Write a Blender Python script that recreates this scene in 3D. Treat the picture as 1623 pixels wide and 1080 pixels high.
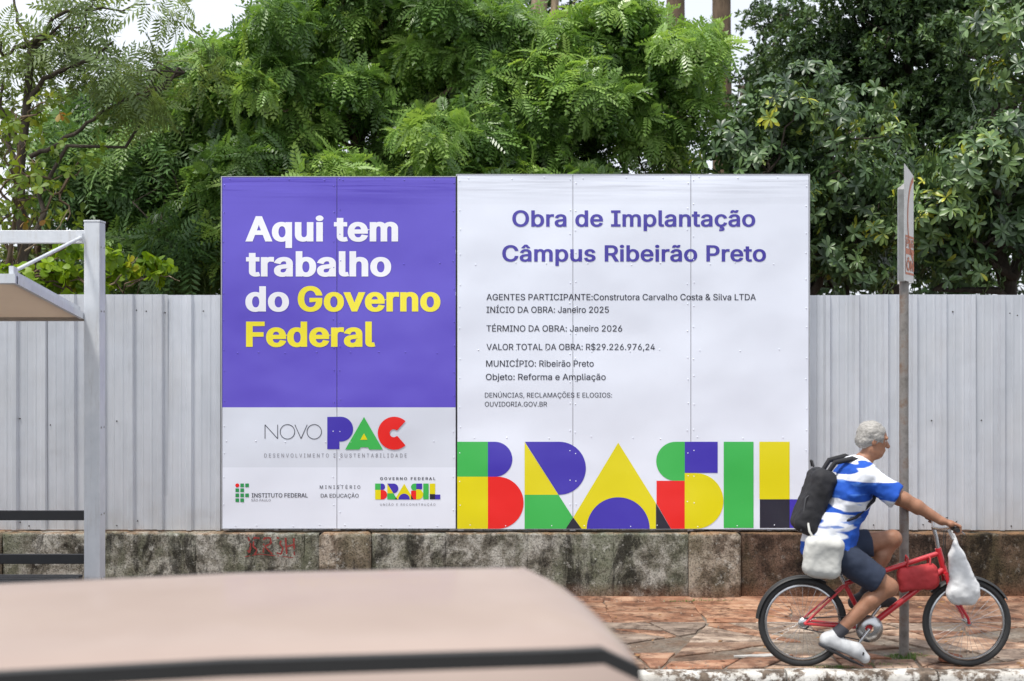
import bpy, math, random, os
import numpy as np
from mathutils import Vector, Matrix

for _o in list(bpy.data.objects): bpy.data.objects.remove(_o)
SC = bpy.context.scene
COL = SC.collection
R = math.radians

# ---------------- camera, world, sun, exposure ----------------
F = 2232.0; CX = 811.5; CY = 540.0; CAMH = 2.2       # focal length in photograph pixels, eye height
cam_d = bpy.data.cameras.new('camera'); cam = bpy.data.objects.new('camera', cam_d); COL.objects.link(cam)
cam.location = (0, 0, CAMH); cam.rotation_euler = (R(90), 0, 0)
cam_d.sensor_width = 36; cam_d.lens = 36 * F / 1623.0
cam_d.clip_start = 0.05; cam_d.clip_end = 2000
cam_d.dof.use_dof = True; cam_d.dof.focus_distance = 12.0; cam_d.dof.aperture_fstop = 2.2
SC.camera = cam

SUN_EL, SUN_AZ = 66, 222          # azimuth measured clockwise from +Y: sun behind the camera, to the left
w = bpy.data.worlds.new('World'); SC.world = w; w.use_nodes = True
nt = w.node_tree; nt.nodes.clear()
sky = nt.nodes.new('ShaderNodeTexSky'); sky.sky_type = 'NISHITA'; sky.sun_disc = False
sky.sun_elevation = R(SUN_EL); sky.sun_rotation = R(SUN_AZ); sky.dust_density = 4; sky.air_density = 1.0
mixc = nt.nodes.new('ShaderNodeMix'); mixc.data_type = 'RGBA'; mixc.inputs[0].default_value = 0.86
nz = nt.nodes.new('ShaderNodeTexNoise'); nz.inputs['Scale'].default_value = 2.2; nz.inputs['Detail'].default_value = 5
cr = nt.nodes.new('ShaderNodeValToRGB')
cr.color_ramp.elements[0].position = .3; cr.color_ramp.elements[0].color = (8.0, 8.5, 9.5, 1)
cr.color_ramp.elements[1].position = .7; cr.color_ramp.elements[1].color = (10.2, 10.5, 11.0, 1)
tcw = nt.nodes.new('ShaderNodeTexCoord')
bg = nt.nodes.new('ShaderNodeBackground'); bg.inputs[1].default_value = 0.1
ow = nt.nodes.new('ShaderNodeOutputWorld')
nt.links.new(tcw.outputs['Generated'], nz.inputs['Vector']); nt.links.new(nz.outputs['Fac'], cr.inputs[0])
nt.links.new(sky.outputs[0], mixc.inputs[6]); nt.links.new(cr.outputs[0], mixc.inputs[7])
nt.links.new(mixc.outputs[2], bg.inputs[0]); nt.links.new(bg.outputs[0], ow.inputs[0])
sun_d = bpy.data.lights.new('sun', 'SUN'); sun_d.energy = 3.1; sun_d.angle = R(8); sun_d.color = (1, .96, .9)
sun = bpy.data.objects.new('sun', sun_d); COL.objects.link(sun)
_dir = Vector((math.sin(R(SUN_AZ)) * math.cos(R(SUN_EL)), math.cos(R(SUN_AZ)) * math.cos(R(SUN_EL)), math.sin(R(SUN_EL))))
sun.rotation_euler = _dir.to_track_quat('Z', 'Y').to_euler(); sun.location = _dir * 30
SC.view_settings.view_transform = 'Standard'; SC.view_settings.look = 'None'
SC.view_settings.exposure = 0.33; SC.view_settings.gamma = 1.0; SC.view_settings.use_curve_mapping = False
SC.render.engine = 'CYCLES'
SC.cycles.max_bounces = 8; SC.cycles.transparent_max_bounces = 8; SC.cycles.use_denoising = True

rng = np.random.default_rng(11); random.seed(5)

# ---------------- helpers ----------------
def W(px, py, D):
    return Vector(((px - CX) * D / F, D, CAMH + (CY - py) * D / F))

def link(o, parent=None):
    COL.objects.link(o)
    if parent is not None: o.parent = parent
    return o
def thing(name, label, cat, loc=(0, 0, 0), rotz=0, group=None):
    o = bpy.data.objects.new(name, None); o.empty_display_size = .1
    o.location = loc; o.rotation_euler = (0, 0, rotz); link(o)
    return tag(o, label, cat, group)
def tag(o, label, cat, group=None, kind=None):
    if label: o['label'] = label
    if cat: o['category'] = cat
    if group: o['group'] = group
    if kind: o['kind'] = kind
    return o
def origin(o):                                   # puts a mesh's origin at the middle of its base
    n = len(o.data.vertices); a = np.empty(n * 3, np.float32); o.data.vertices.foreach_get('co', a); a = a.reshape(-1, 3)
    c = (a.min(0) + a.max(0)) / 2; c[2] = a[:, 2].min()
    o.data.vertices.foreach_set('co', (a - c).ravel()); o.data.update()
    o.location = Vector(o.location) + Vector([float(x) for x in c]); return o

class MB:
    """collects polygons, builds one mesh"""
    def __init__(s): s.v = []; s.f = []; s.m = []; s.sm = []; s.n = 0
    def add(s, verts, faces, mi=0, smooth=False):
        b = s.n; s.v.extend([tuple(x) for x in verts]); s.n += len(verts)
        for f in faces: s.f.append([b + i for i in f]); s.m.append(mi); s.sm.append(smooth)
        return s
    def box(s, lo, hi, mi=0, bev=0.0, M=None):
        lo = np.array(lo, float); hi = np.array(hi, float)
        if bev <= 0:
            V = [(x, y, z) for x in (lo[0], hi[0]) for y in (lo[1], hi[1]) for z in (lo[2], hi[2])]
            Fc = [(0, 1, 3, 2), (4, 6, 7, 5), (0, 4, 5, 1), (2, 3, 7, 6), (0, 2, 6, 4), (1, 5, 7, 3)]
        else:
            b = bev; V = []; idx = {}
            for ix in (0, 1):
                for iy in (0, 1):
                    for iz in (0, 1):
                        c = [(lo, hi)[ix][0], (lo, hi)[iy][1], (lo, hi)[iz][2]]
                        sg = [1 - 2 * ix, 1 - 2 * iy, 1 - 2 * iz]
                        for ax in range(3):      # vertex lying on the face with normal ax
                            p = [c[k] + (0 if k == ax else sg[k] * b) for k in range(3)]
                            idx[(ix, iy, iz, ax)] = len(V); V.append(p)
            Fc = []
            for ax in range(3):
                o1, o2 = [k for k in range(3) if k != ax]
                for sd in (0, 1):
                    q = []
                    for a_, b_ in ((0, 0), (1, 0), (1, 1), (0, 1)):
                        k = [0, 0, 0]; k[ax] = sd; k[o1] = a_; k[o2] = b_; q.append(idx[(*k, ax)])
                    Fc.append(q)
            for ax in range(3):                  # edges along ax
                o1, o2 = [k for k in range(3) if k != ax]
                for a_ in (0, 1):
                    for b_ in (0, 1):
                        k0 = [0, 0, 0]; k0[o1] = a_; k0[o2] = b_; k1 = list(k0); k1[ax] = 1
                        Fc.append([idx[(*k0, o1)], idx[(*k1, o1)], idx[(*k1, o2)], idx[(*k0, o2)]])
            for ix in (0, 1):
                for iy in (0, 1):
                    for iz in (0, 1): Fc.append([idx[(ix, iy, iz, a_)] for a_ in range(3)])
        if M is not None: V = [tuple(M @ Vector(p)) for p in V]
        return s.add(V, Fc, mi)
    def tube(s, pts, rad, n=8, mi=0, cap=True, smooth=True):
        pts = [Vector(p) for p in pts]; k = len(pts)
        if not hasattr(rad, '__len__'): rad = [rad] * k
        V = []; up = None
        for i, p in enumerate(pts):
            t = (pts[min(i + 1, k - 1)] - pts[max(i - 1, 0)])
            if t.length < 1e-9: t = Vector((0, 0, 1))
            t.normalize()
            if up is None: up = t.orthogonal().normalized()
            up = up - t * up.dot(t)
            if up.length < 1e-6: up = t.orthogonal()
            up.normalize(); sd = t.cross(up)
            for j in range(n):
                a = 2 * math.pi * j / n; V.append(p + (up * math.cos(a) + sd * math.sin(a)) * rad[i])
        Fc = [(i * n + j, i * n + (j + 1) % n, (i + 1) * n + (j + 1) % n, (i + 1) * n + j) for i in range(k - 1) for j in range(n)]
        s.add(V, Fc, mi, smooth)
        if cap: s.add([V[j] for j in range(n)], [list(range(n))[::-1]], mi); s.add([V[(k - 1) * n + j] for j in range(n)], [list(range(n))], mi)
        return s
    def lathe(s, prof, c, axis='z', n=24, mi=0, smooth=True):
        """prof: list of (r, h) revolved about an axis through c"""
        V = []; c = Vector(c)
        for r_, h in prof:
            for j in range(n):
                a = 2 * math.pi * j / n; x, y = r_ * math.cos(a), r_ * math.sin(a)
                V.append(c + Vector({'z': (x, y, h), 'y': (x, h, y), 'x': (h, x, y)}[axis]))
        k = len(prof)
        s.add(V, [(i * n + j, i * n + (j + 1) % n, (i + 1) * n + (j + 1) % n, (i + 1) * n + j) for i in range(k - 1) for j in range(n)], mi, smooth)
        return s
    def torus(s, c, Rr, r, axis='y', n=40, m=10, mi=0):
        prof = [(Rr + r * math.cos(2 * math.pi * q / m), r * math.sin(2 * math.pi * q / m)) for q in range(m + 1)]
        return s.lathe(prof, c, axis, n, mi)
    def build(s, name, mats, parent=None, kind=None, label=None):
        me = bpy.data.meshes.new(name)
        me.from_pydata([tuple(v) for v in s.v], [], s.f)
        if not isinstance(mats, (list, tuple)): mats = [mats]
        for m in mats: me.materials.append(m)
        me.polygons.foreach_set('material_index', s.m); me.polygons.foreach_set('use_smooth', s.sm)
        me.validate(); me.update()
        o = bpy.data.objects.new(name, me); link(o, parent)
        if kind: o['kind'] = kind
        if label: o['label'] = label
        return o

def npmesh(name, V, Fc, mats, parent=None, smooth=True, kind=None, attr=None):
    """V (n,3), Fc (m,k) numpy; attr per-vertex float 'tint'"""
    me = bpy.data.meshes.new(name); n = len(V); m, k = Fc.shape
    me.vertices.add(n); me.vertices.foreach_set('co', np.ascontiguousarray(V, np.float32).ravel())
    me.loops.add(m * k); me.loops.foreach_set('vertex_index', np.ascontiguousarray(Fc, np.int32).ravel())
    me.polygons.add(m); me.polygons.foreach_set('loop_start', np.arange(0, m * k, k, dtype=np.int32))
    me.polygons.foreach_set('loop_total', np.full(m, k, np.int32))
    me.polygons.foreach_set('use_smooth', np.full(m, smooth))
    if not isinstance(mats, (list, tuple)): mats = [mats]
    for q in mats: me.materials.append(q)
    if attr is not None:
        at = me.attributes.new('tint', 'FLOAT', 'POINT'); at.data.foreach_set('value', np.ascontiguousarray(attr, np.float32))
    me.update(calc_edges=True)
    o = bpy.data.objects.new(name, me); link(o, parent)
    if kind: o['kind'] = kind
    return o

# value noise in numpy
def _hash(i, j, k, s):
    h = (i * 374761393 + j * 668265263 + k * 2147483647 + s * 974634777) & 0xffffffff
    h = ((h ^ (h >> 13)) * 1274126177) & 0xffffffff
    return ((h ^ (h >> 16)) & 0xffff) / 65535.0
def vnoise(P, sc=1.0, seed=0):
    P = np.asarray(P, float) * sc; I = np.floor(P).astype(np.int64); f = P - I; f = f * f * (3 - 2 * f)
    r = 0
    for a in (0, 1):
        for b in (0, 1):
            for c in (0, 1):
                wgt = (f[..., 0] if a else 1 - f[..., 0]) * (f[..., 1] if b else 1 - f[..., 1]) * (f[..., 2] if c else 1 - f[..., 2])
                r = r + wgt * _hash(I[..., 0] + a, I[..., 1] + b, I[..., 2] + c, seed)
    return r * 2 - 1
def fbm(P, sc=1.0, oct=4, seed=0):
    r = 0; amp = 1; t = 0
    for o_ in range(oct): r = r + amp * vnoise(P, sc * 2 ** o_, seed + o_); t += amp; amp *= .5
    return r / t

# ---------------- materials ----------------
class NT:
    """tiny node helper"""
    def __init__(s, name):
        s.m = bpy.data.materials.new(name); s.m.use_nodes = True; s.t = s.m.node_tree
        s.b = s.t.nodes['Principled BSDF']; s.out = s.t.nodes['Material Output']
    def n(s, ty, **kw):
        nd = s.t.nodes.new(ty)
        for k, v in kw.items():
            if k.startswith('i_'):
                key = k[2:].replace('_', ' '); nd.inputs[key].default_value = v
            else: setattr(nd, k, v)
        return nd
    def l(s, a, b): s.t.links.new(a, b)
    def coord(s, which='Object', scale=(1, 1, 1), rnd=False):
        tc = s.n('ShaderNodeTexCoord'); mp = s.n('ShaderNodeMapping'); mp.inputs['Scale'].default_value = scale
        if rnd:
            oi = s.n('ShaderNodeObjectInfo'); mu = s.n('ShaderNodeMath', operation='MULTIPLY'); mu.inputs[1].default_value = 57
            s.l(oi.outputs['Random'], mu.inputs[0]); s.l(mu.outputs[0], mp.inputs['Location'])
        s.l(tc.outputs[which], mp.inputs[0]); return mp.outputs[0]
    def noise(s, vec, sc, det=4, rough=.55, dist=0):
        nd = s.n('ShaderNodeTexNoise'); nd.inputs['Scale'].default_value = sc; nd.inputs['Detail'].default_value = det
        nd.inputs['Roughness'].default_value = rough; nd.inputs['Distortion'].default_value = dist
        s.l(vec, nd.inputs['Vector']); return nd.outputs['Fac']
    def ramp(s, fac, stops):
        nd = s.n('ShaderNodeValToRGB'); e = nd.color_ramp.elements
        while len(e) > 1: e.remove(e[-1])
        e[0].position = stops[0][0]; e[0].color = c4(stops[0][1])
        for p, c in stops[1:]:
            q = e.new(p); q.color = c4(c)
        s.l(fac, nd.inputs[0]); return nd.outputs[0]
    def mix(s, f, a, b, mode='MIX'):
        nd = s.n('ShaderNodeMix', data_type='RGBA', blend_type=mode)
        for sock, v in ((nd.inputs[0], f), (nd.inputs[6], a), (nd.inputs[7], b)):
            if isinstance(v, (int, float)): sock.default_value = v
            elif isinstance(v, (tuple, list)): sock.default_value = c4(v)
            else: s.l(v, sock)
        return nd.outputs[2]
    def math(s, op, a, b=0.0):
        nd = s.n('ShaderNodeMath', operation=op)
        for sock, v in ((nd.inputs[0], a), (nd.inputs[1], b)):
            if isinstance(v, (int, float)): sock.default_value = v
            else: s.l(v, sock)
        return nd.outputs[0]
    def bump(s, h, strength=.3, dist=.01):
        nd = s.n('ShaderNodeBump'); nd.inputs['Strength'].default_value = strength; nd.inputs['Distance'].default_value = dist
        s.l(h, nd.inputs['Height']); s.l(nd.outputs[0], s.b.inputs['Normal'])
    def col(s, c):
        if isinstance(c, (tuple, list)): s.b.inputs['Base Color'].default_value = c4(c)
        else: s.l(c, s.b.inputs['Base Color'])
    def set(s, rough=.6, metal=0.0, spec=.5):
        s.b.inputs['Roughness'].default_value = rough; s.b.inputs['Metallic'].default_value = metal
        s.b.inputs['Specular IOR Level'].default_value = spec
def c4(c):
    if isinstance(c, (int, float)): c = (c, c, c)
    return (c[0], c[1], c[2], 1)
def simple(name, c, rough=.6, metal=0., spec=.5, var=.12, sc=8, bump=0., bsc=60):
    """a plain surface with slight mottling"""
    n = NT(name); v = n.coord()
    f = n.noise(v, sc, 5)
    n.col(n.ramp(f, [(.25, tuple(x * (1 - var) for x in c)), (.75, tuple(min(1, x * (1 + var)) for x in c))]))
    n.set(rough, metal, spec)
    if bump: n.bump(n.noise(v, bsc, 4), bump, .004)
    return n.m
# ================= THE SETTING =================
# ---- asphalt road, earth behind the wall, pavement bed
n = NT('asphalt'); v = n.coord('Object')
n.col(n.mix(n.noise(v, 1.2, 5), n.ramp(n.noise(v, 90, 3), [(.3, .03), (.7, .075)]), (.06, .055, .05))); n.set(.85); n.bump(n.noise(v, 140, 2), .6, .006)
M_asph = n.m
n = NT('earth'); v = n.coord('Object')
n.col(n.ramp(n.noise(v, 1.5, 7), [(.3, (.05, .03, .018)), (.6, (.13, .07, .04)), (.8, (.08, .08, .03))])); n.set(.95); n.bump(n.noise(v, 20, 6), .8, .03)
M_earth = n.m
KY0, KY1 = 9.275, 9.41          # kerb depth range
WALLY = 11.95
mb = MB(); mb.add([(-300, -300, -.135), (300, -300, -.135), (300, KY0 + .05, -.135), (-300, KY0 + .05, -.135)], [(0, 1, 2, 3)])
road = mb.build('road', M_asph, kind='structure')
mb = MB(); mb.add([(-300, WALLY + .06, -.02), (300, WALLY + .06, -.02), (300, 600, -.02), (-300, 600, -.02)], [(0, 1, 2, 3)])
ground = mb.build('ground', M_earth, kind='structure')

# worn cement bed of the pavement
n = NT('cement_bed'); v = n.coord('Object')
a = n.ramp(n.noise(v, 2.2, 8, .65), [(.3, (.07, .036, .02)), (.42, (.16, .10, .065)), (.55, (.2, .165, .13)), (.72, (.42, .34, .27))])
b = n.ramp(n.noise(v, 30, 6, .7), [(.35, .55), (.6, 1.0)])
n.col(n.mix(1, a, b, 'MULTIPLY')); n.set(.85); n.bump(n.noise(v, 35, 8, .7), .8, .012)
M_bed = n.m
mb = MB(); nx, ny = 320, 54
xs = np.linspace(-8, 8, nx); ys = np.linspace(KY1 - .002, WALLY + .04, ny)
X, Y = np.meshgrid(xs, ys, indexing='ij'); P = np.stack([X, Y, 0 * X], -1)
Z = fbm(P, 1.6, 4, 3) * .007 - .009
Vv = np.stack([X, Y, Z], -1).reshape(-1, 3)
I = np.arange(nx * ny).reshape(nx, ny)
Fq = np.stack([I[:-1, :-1], I[1:, :-1], I[1:, 1:], I[:-1, 1:]], -1).reshape(-1, 4)
pave = npmesh('pavement', Vv, Fq, M_bed, kind='structure')

# paving pieces: big worn terracotta-stained slabs by the wall, broken flagstones in the middle
def slabmat(name, c1, c2, c3):
    n = NT(name); v = n.coord('Object', rnd=True)
    v2 = n.coord('Object', (1.1, 2.4, 1), rnd=True)
    base = n.ramp(n.noise(v2, 2.6, 9, .66, .4), [(.28, c1), (.46, c2), (.62, c3), (.74, tuple(x * 1.2 for x in c3))])
    dirt = n.ramp(n.noise(v, 6, 9, .75), [(.38, (.14, .08, .055)), (.53, (1, 1, 1))])
    oi = n.n('ShaderNodeObjectInfo')
    tone = n.ramp(oi.outputs['Random'], [(0, (.52, .49, .48)), (1, (1.0, .96, .93))])
    n.col(n.mix(1, n.mix(.8, base, dirt, 'MULTIPLY'), tone, 'MULTIPLY')); n.set(.8)
    n.bump(n.noise(v, 22, 8, .7), .7, .008); return n.m
M_slab = [slabmat('terracotta_stained_slab', (.17, .07, .04), (.33, .16, .09), (.54, .35, .235)),
          slabmat('dusty_flagstone', (.15, .08, .05), (.31, .19, .125), (.56, .42, .31)),
          slabmat('grey_flagstone', (.13, .09, .07), (.29, .22, .17), (.50, .41, .33))]
def split_poly(poly, ang, t):
    c = np.mean(poly, 0); nrm = np.array([math.cos(ang), math.sin(ang)]); d = (poly - c) @ nrm - t
    A, B = [], []
    for i in range(len(poly)):
        p, q = poly[i], poly[(i + 1) % len(poly)]; dp, dq = d[i], d[(i + 1) % len(poly)]
        (A if dp >= 0 else B).append(p)
        if dp * dq < 0:
            x = p + (q - p) * dp / (dp - dq); A.append(x); B.append(x)
    return np.array(A), np.array(B)
def area(p): x, y = p[:, 0], p[:, 1]; return abs(np.dot(x, np.roll(y, -1)) - np.dot(y, np.roll(x, -1))) / 2
rs = random.Random(21)
def shatter(poly, amax, skew):
    if area(poly) < amax * rs.uniform(.5, 1.3): return [poly]
    e = poly.max(0) - poly.min(0)
    ang = (0 if e[0] > e[1] * 1.3 else math.pi / 2) + rs.gauss(0, skew)
    A, B = split_poly(poly, ang, rs.uniform(-.15, .15) * min(e))
    if len(A) < 3 or len(B) < 3: return [poly]
    return shatter(A, amax, skew) + shatter(B, amax, skew)
def slab_mesh(poly, gap, th, seed):
    c = poly.mean(0); q = []
    P = [c + (p - c) * (1 - gap / max(.05, np.linalg.norm(p - c))) for p in poly]
    for i in range(len(P)):
        a_, b_ = P[i], P[(i + 1) % len(P)]; L = np.linalg.norm(b_ - a_); k = max(1, int(L / .12))
        for j in range(k):
            t = j / k; w_ = 0 if j == 0 else rs.gauss(0, .006 + .004 * min(1, L))
            nrm = np.array([-(b_ - a_)[1], (b_ - a_)[0]]) / (L + 1e-9); q.append(a_ + (b_ - a_) * t + nrm * w_)
    q = np.array(q); N = len(q); mb = MB(); ins = c + (q - c) * (1 - .012 / np.maximum(.05, np.linalg.norm(q - c, axis=1)))[:, None]
    top = [(x - c[0], y - c[1], th + rs.gauss(0, .0008)) for x, y in ins]; e1 = [(x - c[0], y - c[1], th - .005) for x, y in q]; e0 = [(x - c[0], y - c[1], -.03) for x, y in q]
    mb.add(top, [list(range(N))]); mb.add(top + e1, [(i, (i + 1) % N, N + (i + 1) % N, N + i)[::-1] for i in range(N)])
    mb.add(e1 + e0, [(i, (i + 1) % N, N + (i + 1) % N, N + i)[::-1] for i in range(N)])
    return mb, c
polys = []
for x0 in np.arange(-7.6, 7.5, 1.52):       # row by the wall
    j = rs.uniform(-.15, .15)
    polys += [(p, 0, .005) for p in shatter(np.array([(x0, 11.0), (x0 + 1.52, 11.0), (x0 + 1.52, 11.93), (x0, 11.93)]), .95, .22)]
for p in shatter(np.array([(-7.6, 9.44), (7.6, 9.44), (7.6, 10.98), (-7.6, 10.98)]), .2, .55):
    if rs.random() < .34: continue
    polys.append((p, rs.choice([0, 1, 1, 2]), rs.uniform(.008, .032)))
for p, mi, gap in polys:
    mb, c = slab_mesh(p, gap, rs.uniform(.001, .008), 0)
    o = mb.build('slab', M_slab[mi], pave); o.location = (c[0], c[1], 0)

# kerb stones, flaking whitewash
n = NT('whitewashed_kerb'); v = n.coord('Object', rnd=True)
pt = n.ramp(n.noise(v, 8, 9, .72), [(.46, (0, 0, 0)), (.53, (1, 1, 1))])
conc = n.ramp(n.noise(v, 14, 7, .7), [(.3, (.035, .028, .022)), (.55, (.16, .12, .09)), (.75, (.3, .24, .18))])
wh = n.ramp(n.noise(v, 5, 6), [(.3, (.42, .39, .34)), (.65, (.72, .70, .66))])
n.col(n.mix(pt, conc, wh)); n.set(.85); n.bump(n.noise(v, 30, 8, .7), .9, .012)
M_kerb = n.m
kerb = thing('kerb', 'row of kerb stones with flaking whitewash between road and pavement', 'kerb', (0, KY0, -.13))
kerb['kind'] = 'structure'; del kerb['category']
for i in range(-8, 9):
    L = 1.0; nx_ = 34; nf = 8
    # cross-section from road level up and over to the pavement
    sec = [(0, -.02), (.002, .05), (.004, .1), (.01, .126), (.022, .138), (.05, .141), (.09, .142), (.13, .138), (.135, .05)]
    V = []
    for a_ in range(nx_):
        x = .006 + (L - .012) * a_ / (nx_ - 1)
        for (yy, zz) in sec: V.append((x - .5, yy, zz))
    V = np.array(V); Pn = V + np.array([i * 1.0, 0, 0])
    V[:, 2] += fbm(Pn, 9, 4, 5) * .008 * (V[:, 2] > .04); V[:, 1] += fbm(Pn, 12, 3, 9) * .006
    k = len(sec); Fc = [(a_ * k + b_, (a_ + 1) * k + b_, (a_ + 1) * k + b_ + 1, a_ * k + b_ + 1) for a_ in range(nx_ - 1) for b_ in range(k - 1)]
    mb = MB(); mb.add(V, Fc, 0, True); mb.add([V[b_] for b_ in range(k)], [list(range(k))]); mb.add([V[(nx_ - 1) * k + b_] for b_ in range(k)], [list(range(k))[::-1]])
    o = mb.build('kerb_stone', M_kerb, kerb); o.location = (i + .31, rs.gauss(0, .004), rs.gauss(0, .003))

# ---- low concrete wall with block pillars
def wallmat(name, dark, mid, light, moss, lich):
    n = NT(name); v = n.coord('Object', rnd=False); vs = n.coord('Object', (1, 1, .35))
    tc = n.n('ShaderNodeTexCoord'); sp = n.n('ShaderNodeSeparateXYZ'); n.l(tc.outputs['Object'], sp.inputs[0])
    a = n.ramp(n.noise(v, 5.5, 9, .7, .3), [(.36, dark), (.47, mid), (.57, light), (.75, tuple(x * 1.25 for x in light))])
    a = n.mix(n.ramp(n.noise(vs, 2.1, 6, .6), [(.45, (0, 0, 0)), (.62, (.75, .75, .75))]), a, moss)
    blk = n.ramp(n.noise(vs, 3.3, 9, .72, .6), [(.53, (0, 0, 0)), (.61, (1, 1, 1))])
    a = n.mix(n.mix(1, blk, (.8, .8, .8), 'MULTIPLY'), a, tuple(x * .28 for x in dark))
    wl = n.ramp(n.noise(v, 12, 9, .75), [(.56, (0, 0, 0)), (.66, (lich * .8, lich * .8, lich * .8))])
    a = n.mix(wl, a, (.50, .50, .46))
    # rust-orange soil washed along the top edge and splashed up from the pavement
    zt = n.math('ADD', sp.outputs[2], n.math('MULTIPLY', n.noise(v, 6, 5), -.06))
    top = n.n('ShaderNodeMapRange'); top.inputs[1].default_value = .522; top.inputs[2].default_value = .545; n.l(zt, top.inputs[0])
    a = n.mix(n.math('MULTIPLY', top.outputs[0], .7), a, (.36, .2, .1))
    bot = n.n('ShaderNodeMapRange'); bot.inputs[1].default_value = .12; bot.inputs[2].default_value = -.03; n.l(zt, bot.inputs[0])
    a = n.mix(n.math('MULTIPLY', bot.outputs[0], .7), a, (.17, .07, .035))
    sp2 = n.ramp(n.noise(v, 70, 3, .7), [(.36, .38), (.5, 1), (.7, 1.2)])
    n.col(n.mix(1, a, sp2, 'MULTIPLY')); n.set(.92, 0, .25)
    n.bump(n.noise(v, 55, 9, .75), 1.0, .014); return n.m
M_wall_g = wallmat('weathered_grey_concrete', (.035, .03, .024), (.17, .16, .13), (.40, .39, .35), (.15, .165, .11), .95)
M_wall_b = wallmat('damp_brown_concrete', (.022, .014, .010), (.068, .043, .031), (.14, .09, .065), (.06, .05, .025), .35)
M_wall_p = wallmat('stained_pillar_concrete', (.03, .022, .016), (.16, .125, .095), (.38, .33, .27), (.17, .15, .10), .9)
WTOP = .562
wall = thing('low_wall', 'low weathered concrete wall with block pillars, stained and mossy, under the metal fence', 'wall', (0, WALLY, 0))
def concrete_block(name, x0, x1, proud, mat, round_=.02, res=.02, amp=.008, seed=0, zt=WTOP, lab=None):
    """front, top and end faces of a rough cast block as one bent sheet, closed behind"""
    nx = max(4, int((x1 - x0) / res)); prof = []
    for z in np.arange(-.04, zt - round_, res): prof.append((0, z))
    for a_ in np.linspace(0, math.pi / 2, 5): prof.append((round_ - round_ * math.cos(a_), zt - round_ + round_ * math.sin(a_)))
    for y in (.06, .12, .2): prof.append((y, zt))
    prof = np.array(prof); k = len(prof); xs = np.linspace(x0, x1, nx)
    X = np.repeat(xs[:, None], k, 1); Yv = np.repeat(prof[None, :, 0], nx, 0) - proud; Z = np.repeat(prof[None, :, 1], nx, 0)
    # round the vertical corners
    e = np.minimum(X - x0, x1 - X); rr = .028 if name == 'pillar' else .009; m_ = e < rr
    Yv = Yv + np.where(m_ & (Yv < .05), rr - np.sqrt(np.maximum(0, rr * rr - (rr - e) ** 2)), 0)
    if name == 'pillar': Z = Z - np.where(m_ & (Z > zt - .1), (rr - e) * 1.0, 0)
    P = np.stack([X, Yv, Z], -1)
    d = fbm(P, 7, 5, seed) * amp + fbm(P, 30, 3, seed + 7) * amp * .5 + fbm(P, 1.8, 2, seed + 3) * amp * .8
    P[..., 1] -= d * (Yv < .05); P[..., 2] += d * .8 * (Z > zt - .06)
    V = P.reshape(-1, 3); I = np.arange(nx * k).reshape(nx, k)
    Fq = np.stack([I[:-1, :-1], I[1:, :-1], I[1:, 1:], I[:-1, 1:]], -1).reshape(-1, 4)
    o = npmesh(name, V, Fq, mat, wall)
    # ends and back
    mb = MB(); mb.add([(x0 + .004, .03 - proud, -.04), (x0 + .004, .2 - proud, -.04), (x0 + .004, .2 - proud, zt - .004), (x0 + .004, .03 - proud, zt - .02)], [(0, 1, 2, 3)])
    if lab: o['label'] = lab
    return o
pw = 82 / 186.0 + .01; per = 583 / 186.0; p0 = (505 - CX) / 186.8
pil = [p0 + per * k for k in (-2, -1, 0, 1, 2)]
edges = [-8.0]
for q in pil: edges += [q, q + pw]
edges += [8.0]
for i in range(len(edges) - 1):
    x0, x1 = edges[i], edges[i + 1]
    if x1 - x0 < .05: continue
    if i % 2 == 1:
        concrete_block('pillar', x0 + .003, x1 - .003, .035, M_wall_p, .035, .016, .009, 40 + i, WTOP + .006)
    else:
        # cast sections cracked into blocks
        cuts = [x0]; 
        while cuts[-1] < x1 - 1.0: cuts.append(cuts[-1] + rs.uniform(.55, .95))
        cuts.append(x1)
        mt = M_wall_b if x0 > 1.5 else M_wall_g
        if mt is M_wall_b: cuts = [x0, x0 + 1.3, x1]
        for j in range(len(cuts) - 1):
            concrete_block('wall_block', cuts[j] + .0004, cuts[j + 1] - .0004, rs.uniform(-.004, .006), mt, .02, .02, .008, 60 + i * 7 + j)
# back of the wall and the mortar behind the joints
mb = MB(); mb.box((-8, .02, -.04), (8, .2, WTOP - .02)); mb.build('wall_core', M_wall_b, wall)
# narrow cement lip along the foot
lip = []
for i, x in enumerate(np.arange(-8, 8.01, .1)):
    t = fbm(np.array([[x, 0, 0]]), 3, 3, 8)[0]; lip.append(t)
mb = MB(); V = []
for i, x in enumerate(np.arange(-8, 8.01, .1)):
    t = lip[i]; V += [(x, -.075 + t * .012, -.03), (x, -.07 + t * .012, .018 + t * .006), (x, -.03, .03 + t * .006), (x, .02, .03)]
nn = len(lip); mb.add(V, [(4 * i + j, 4 * i + 4 + j, 4 * i + 5 + j, 4 * i + 1 + j) for i in range(nn - 1) for j in range(3)], 0, True)
mb.build('foot_lip', M_slab[0], wall)
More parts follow.
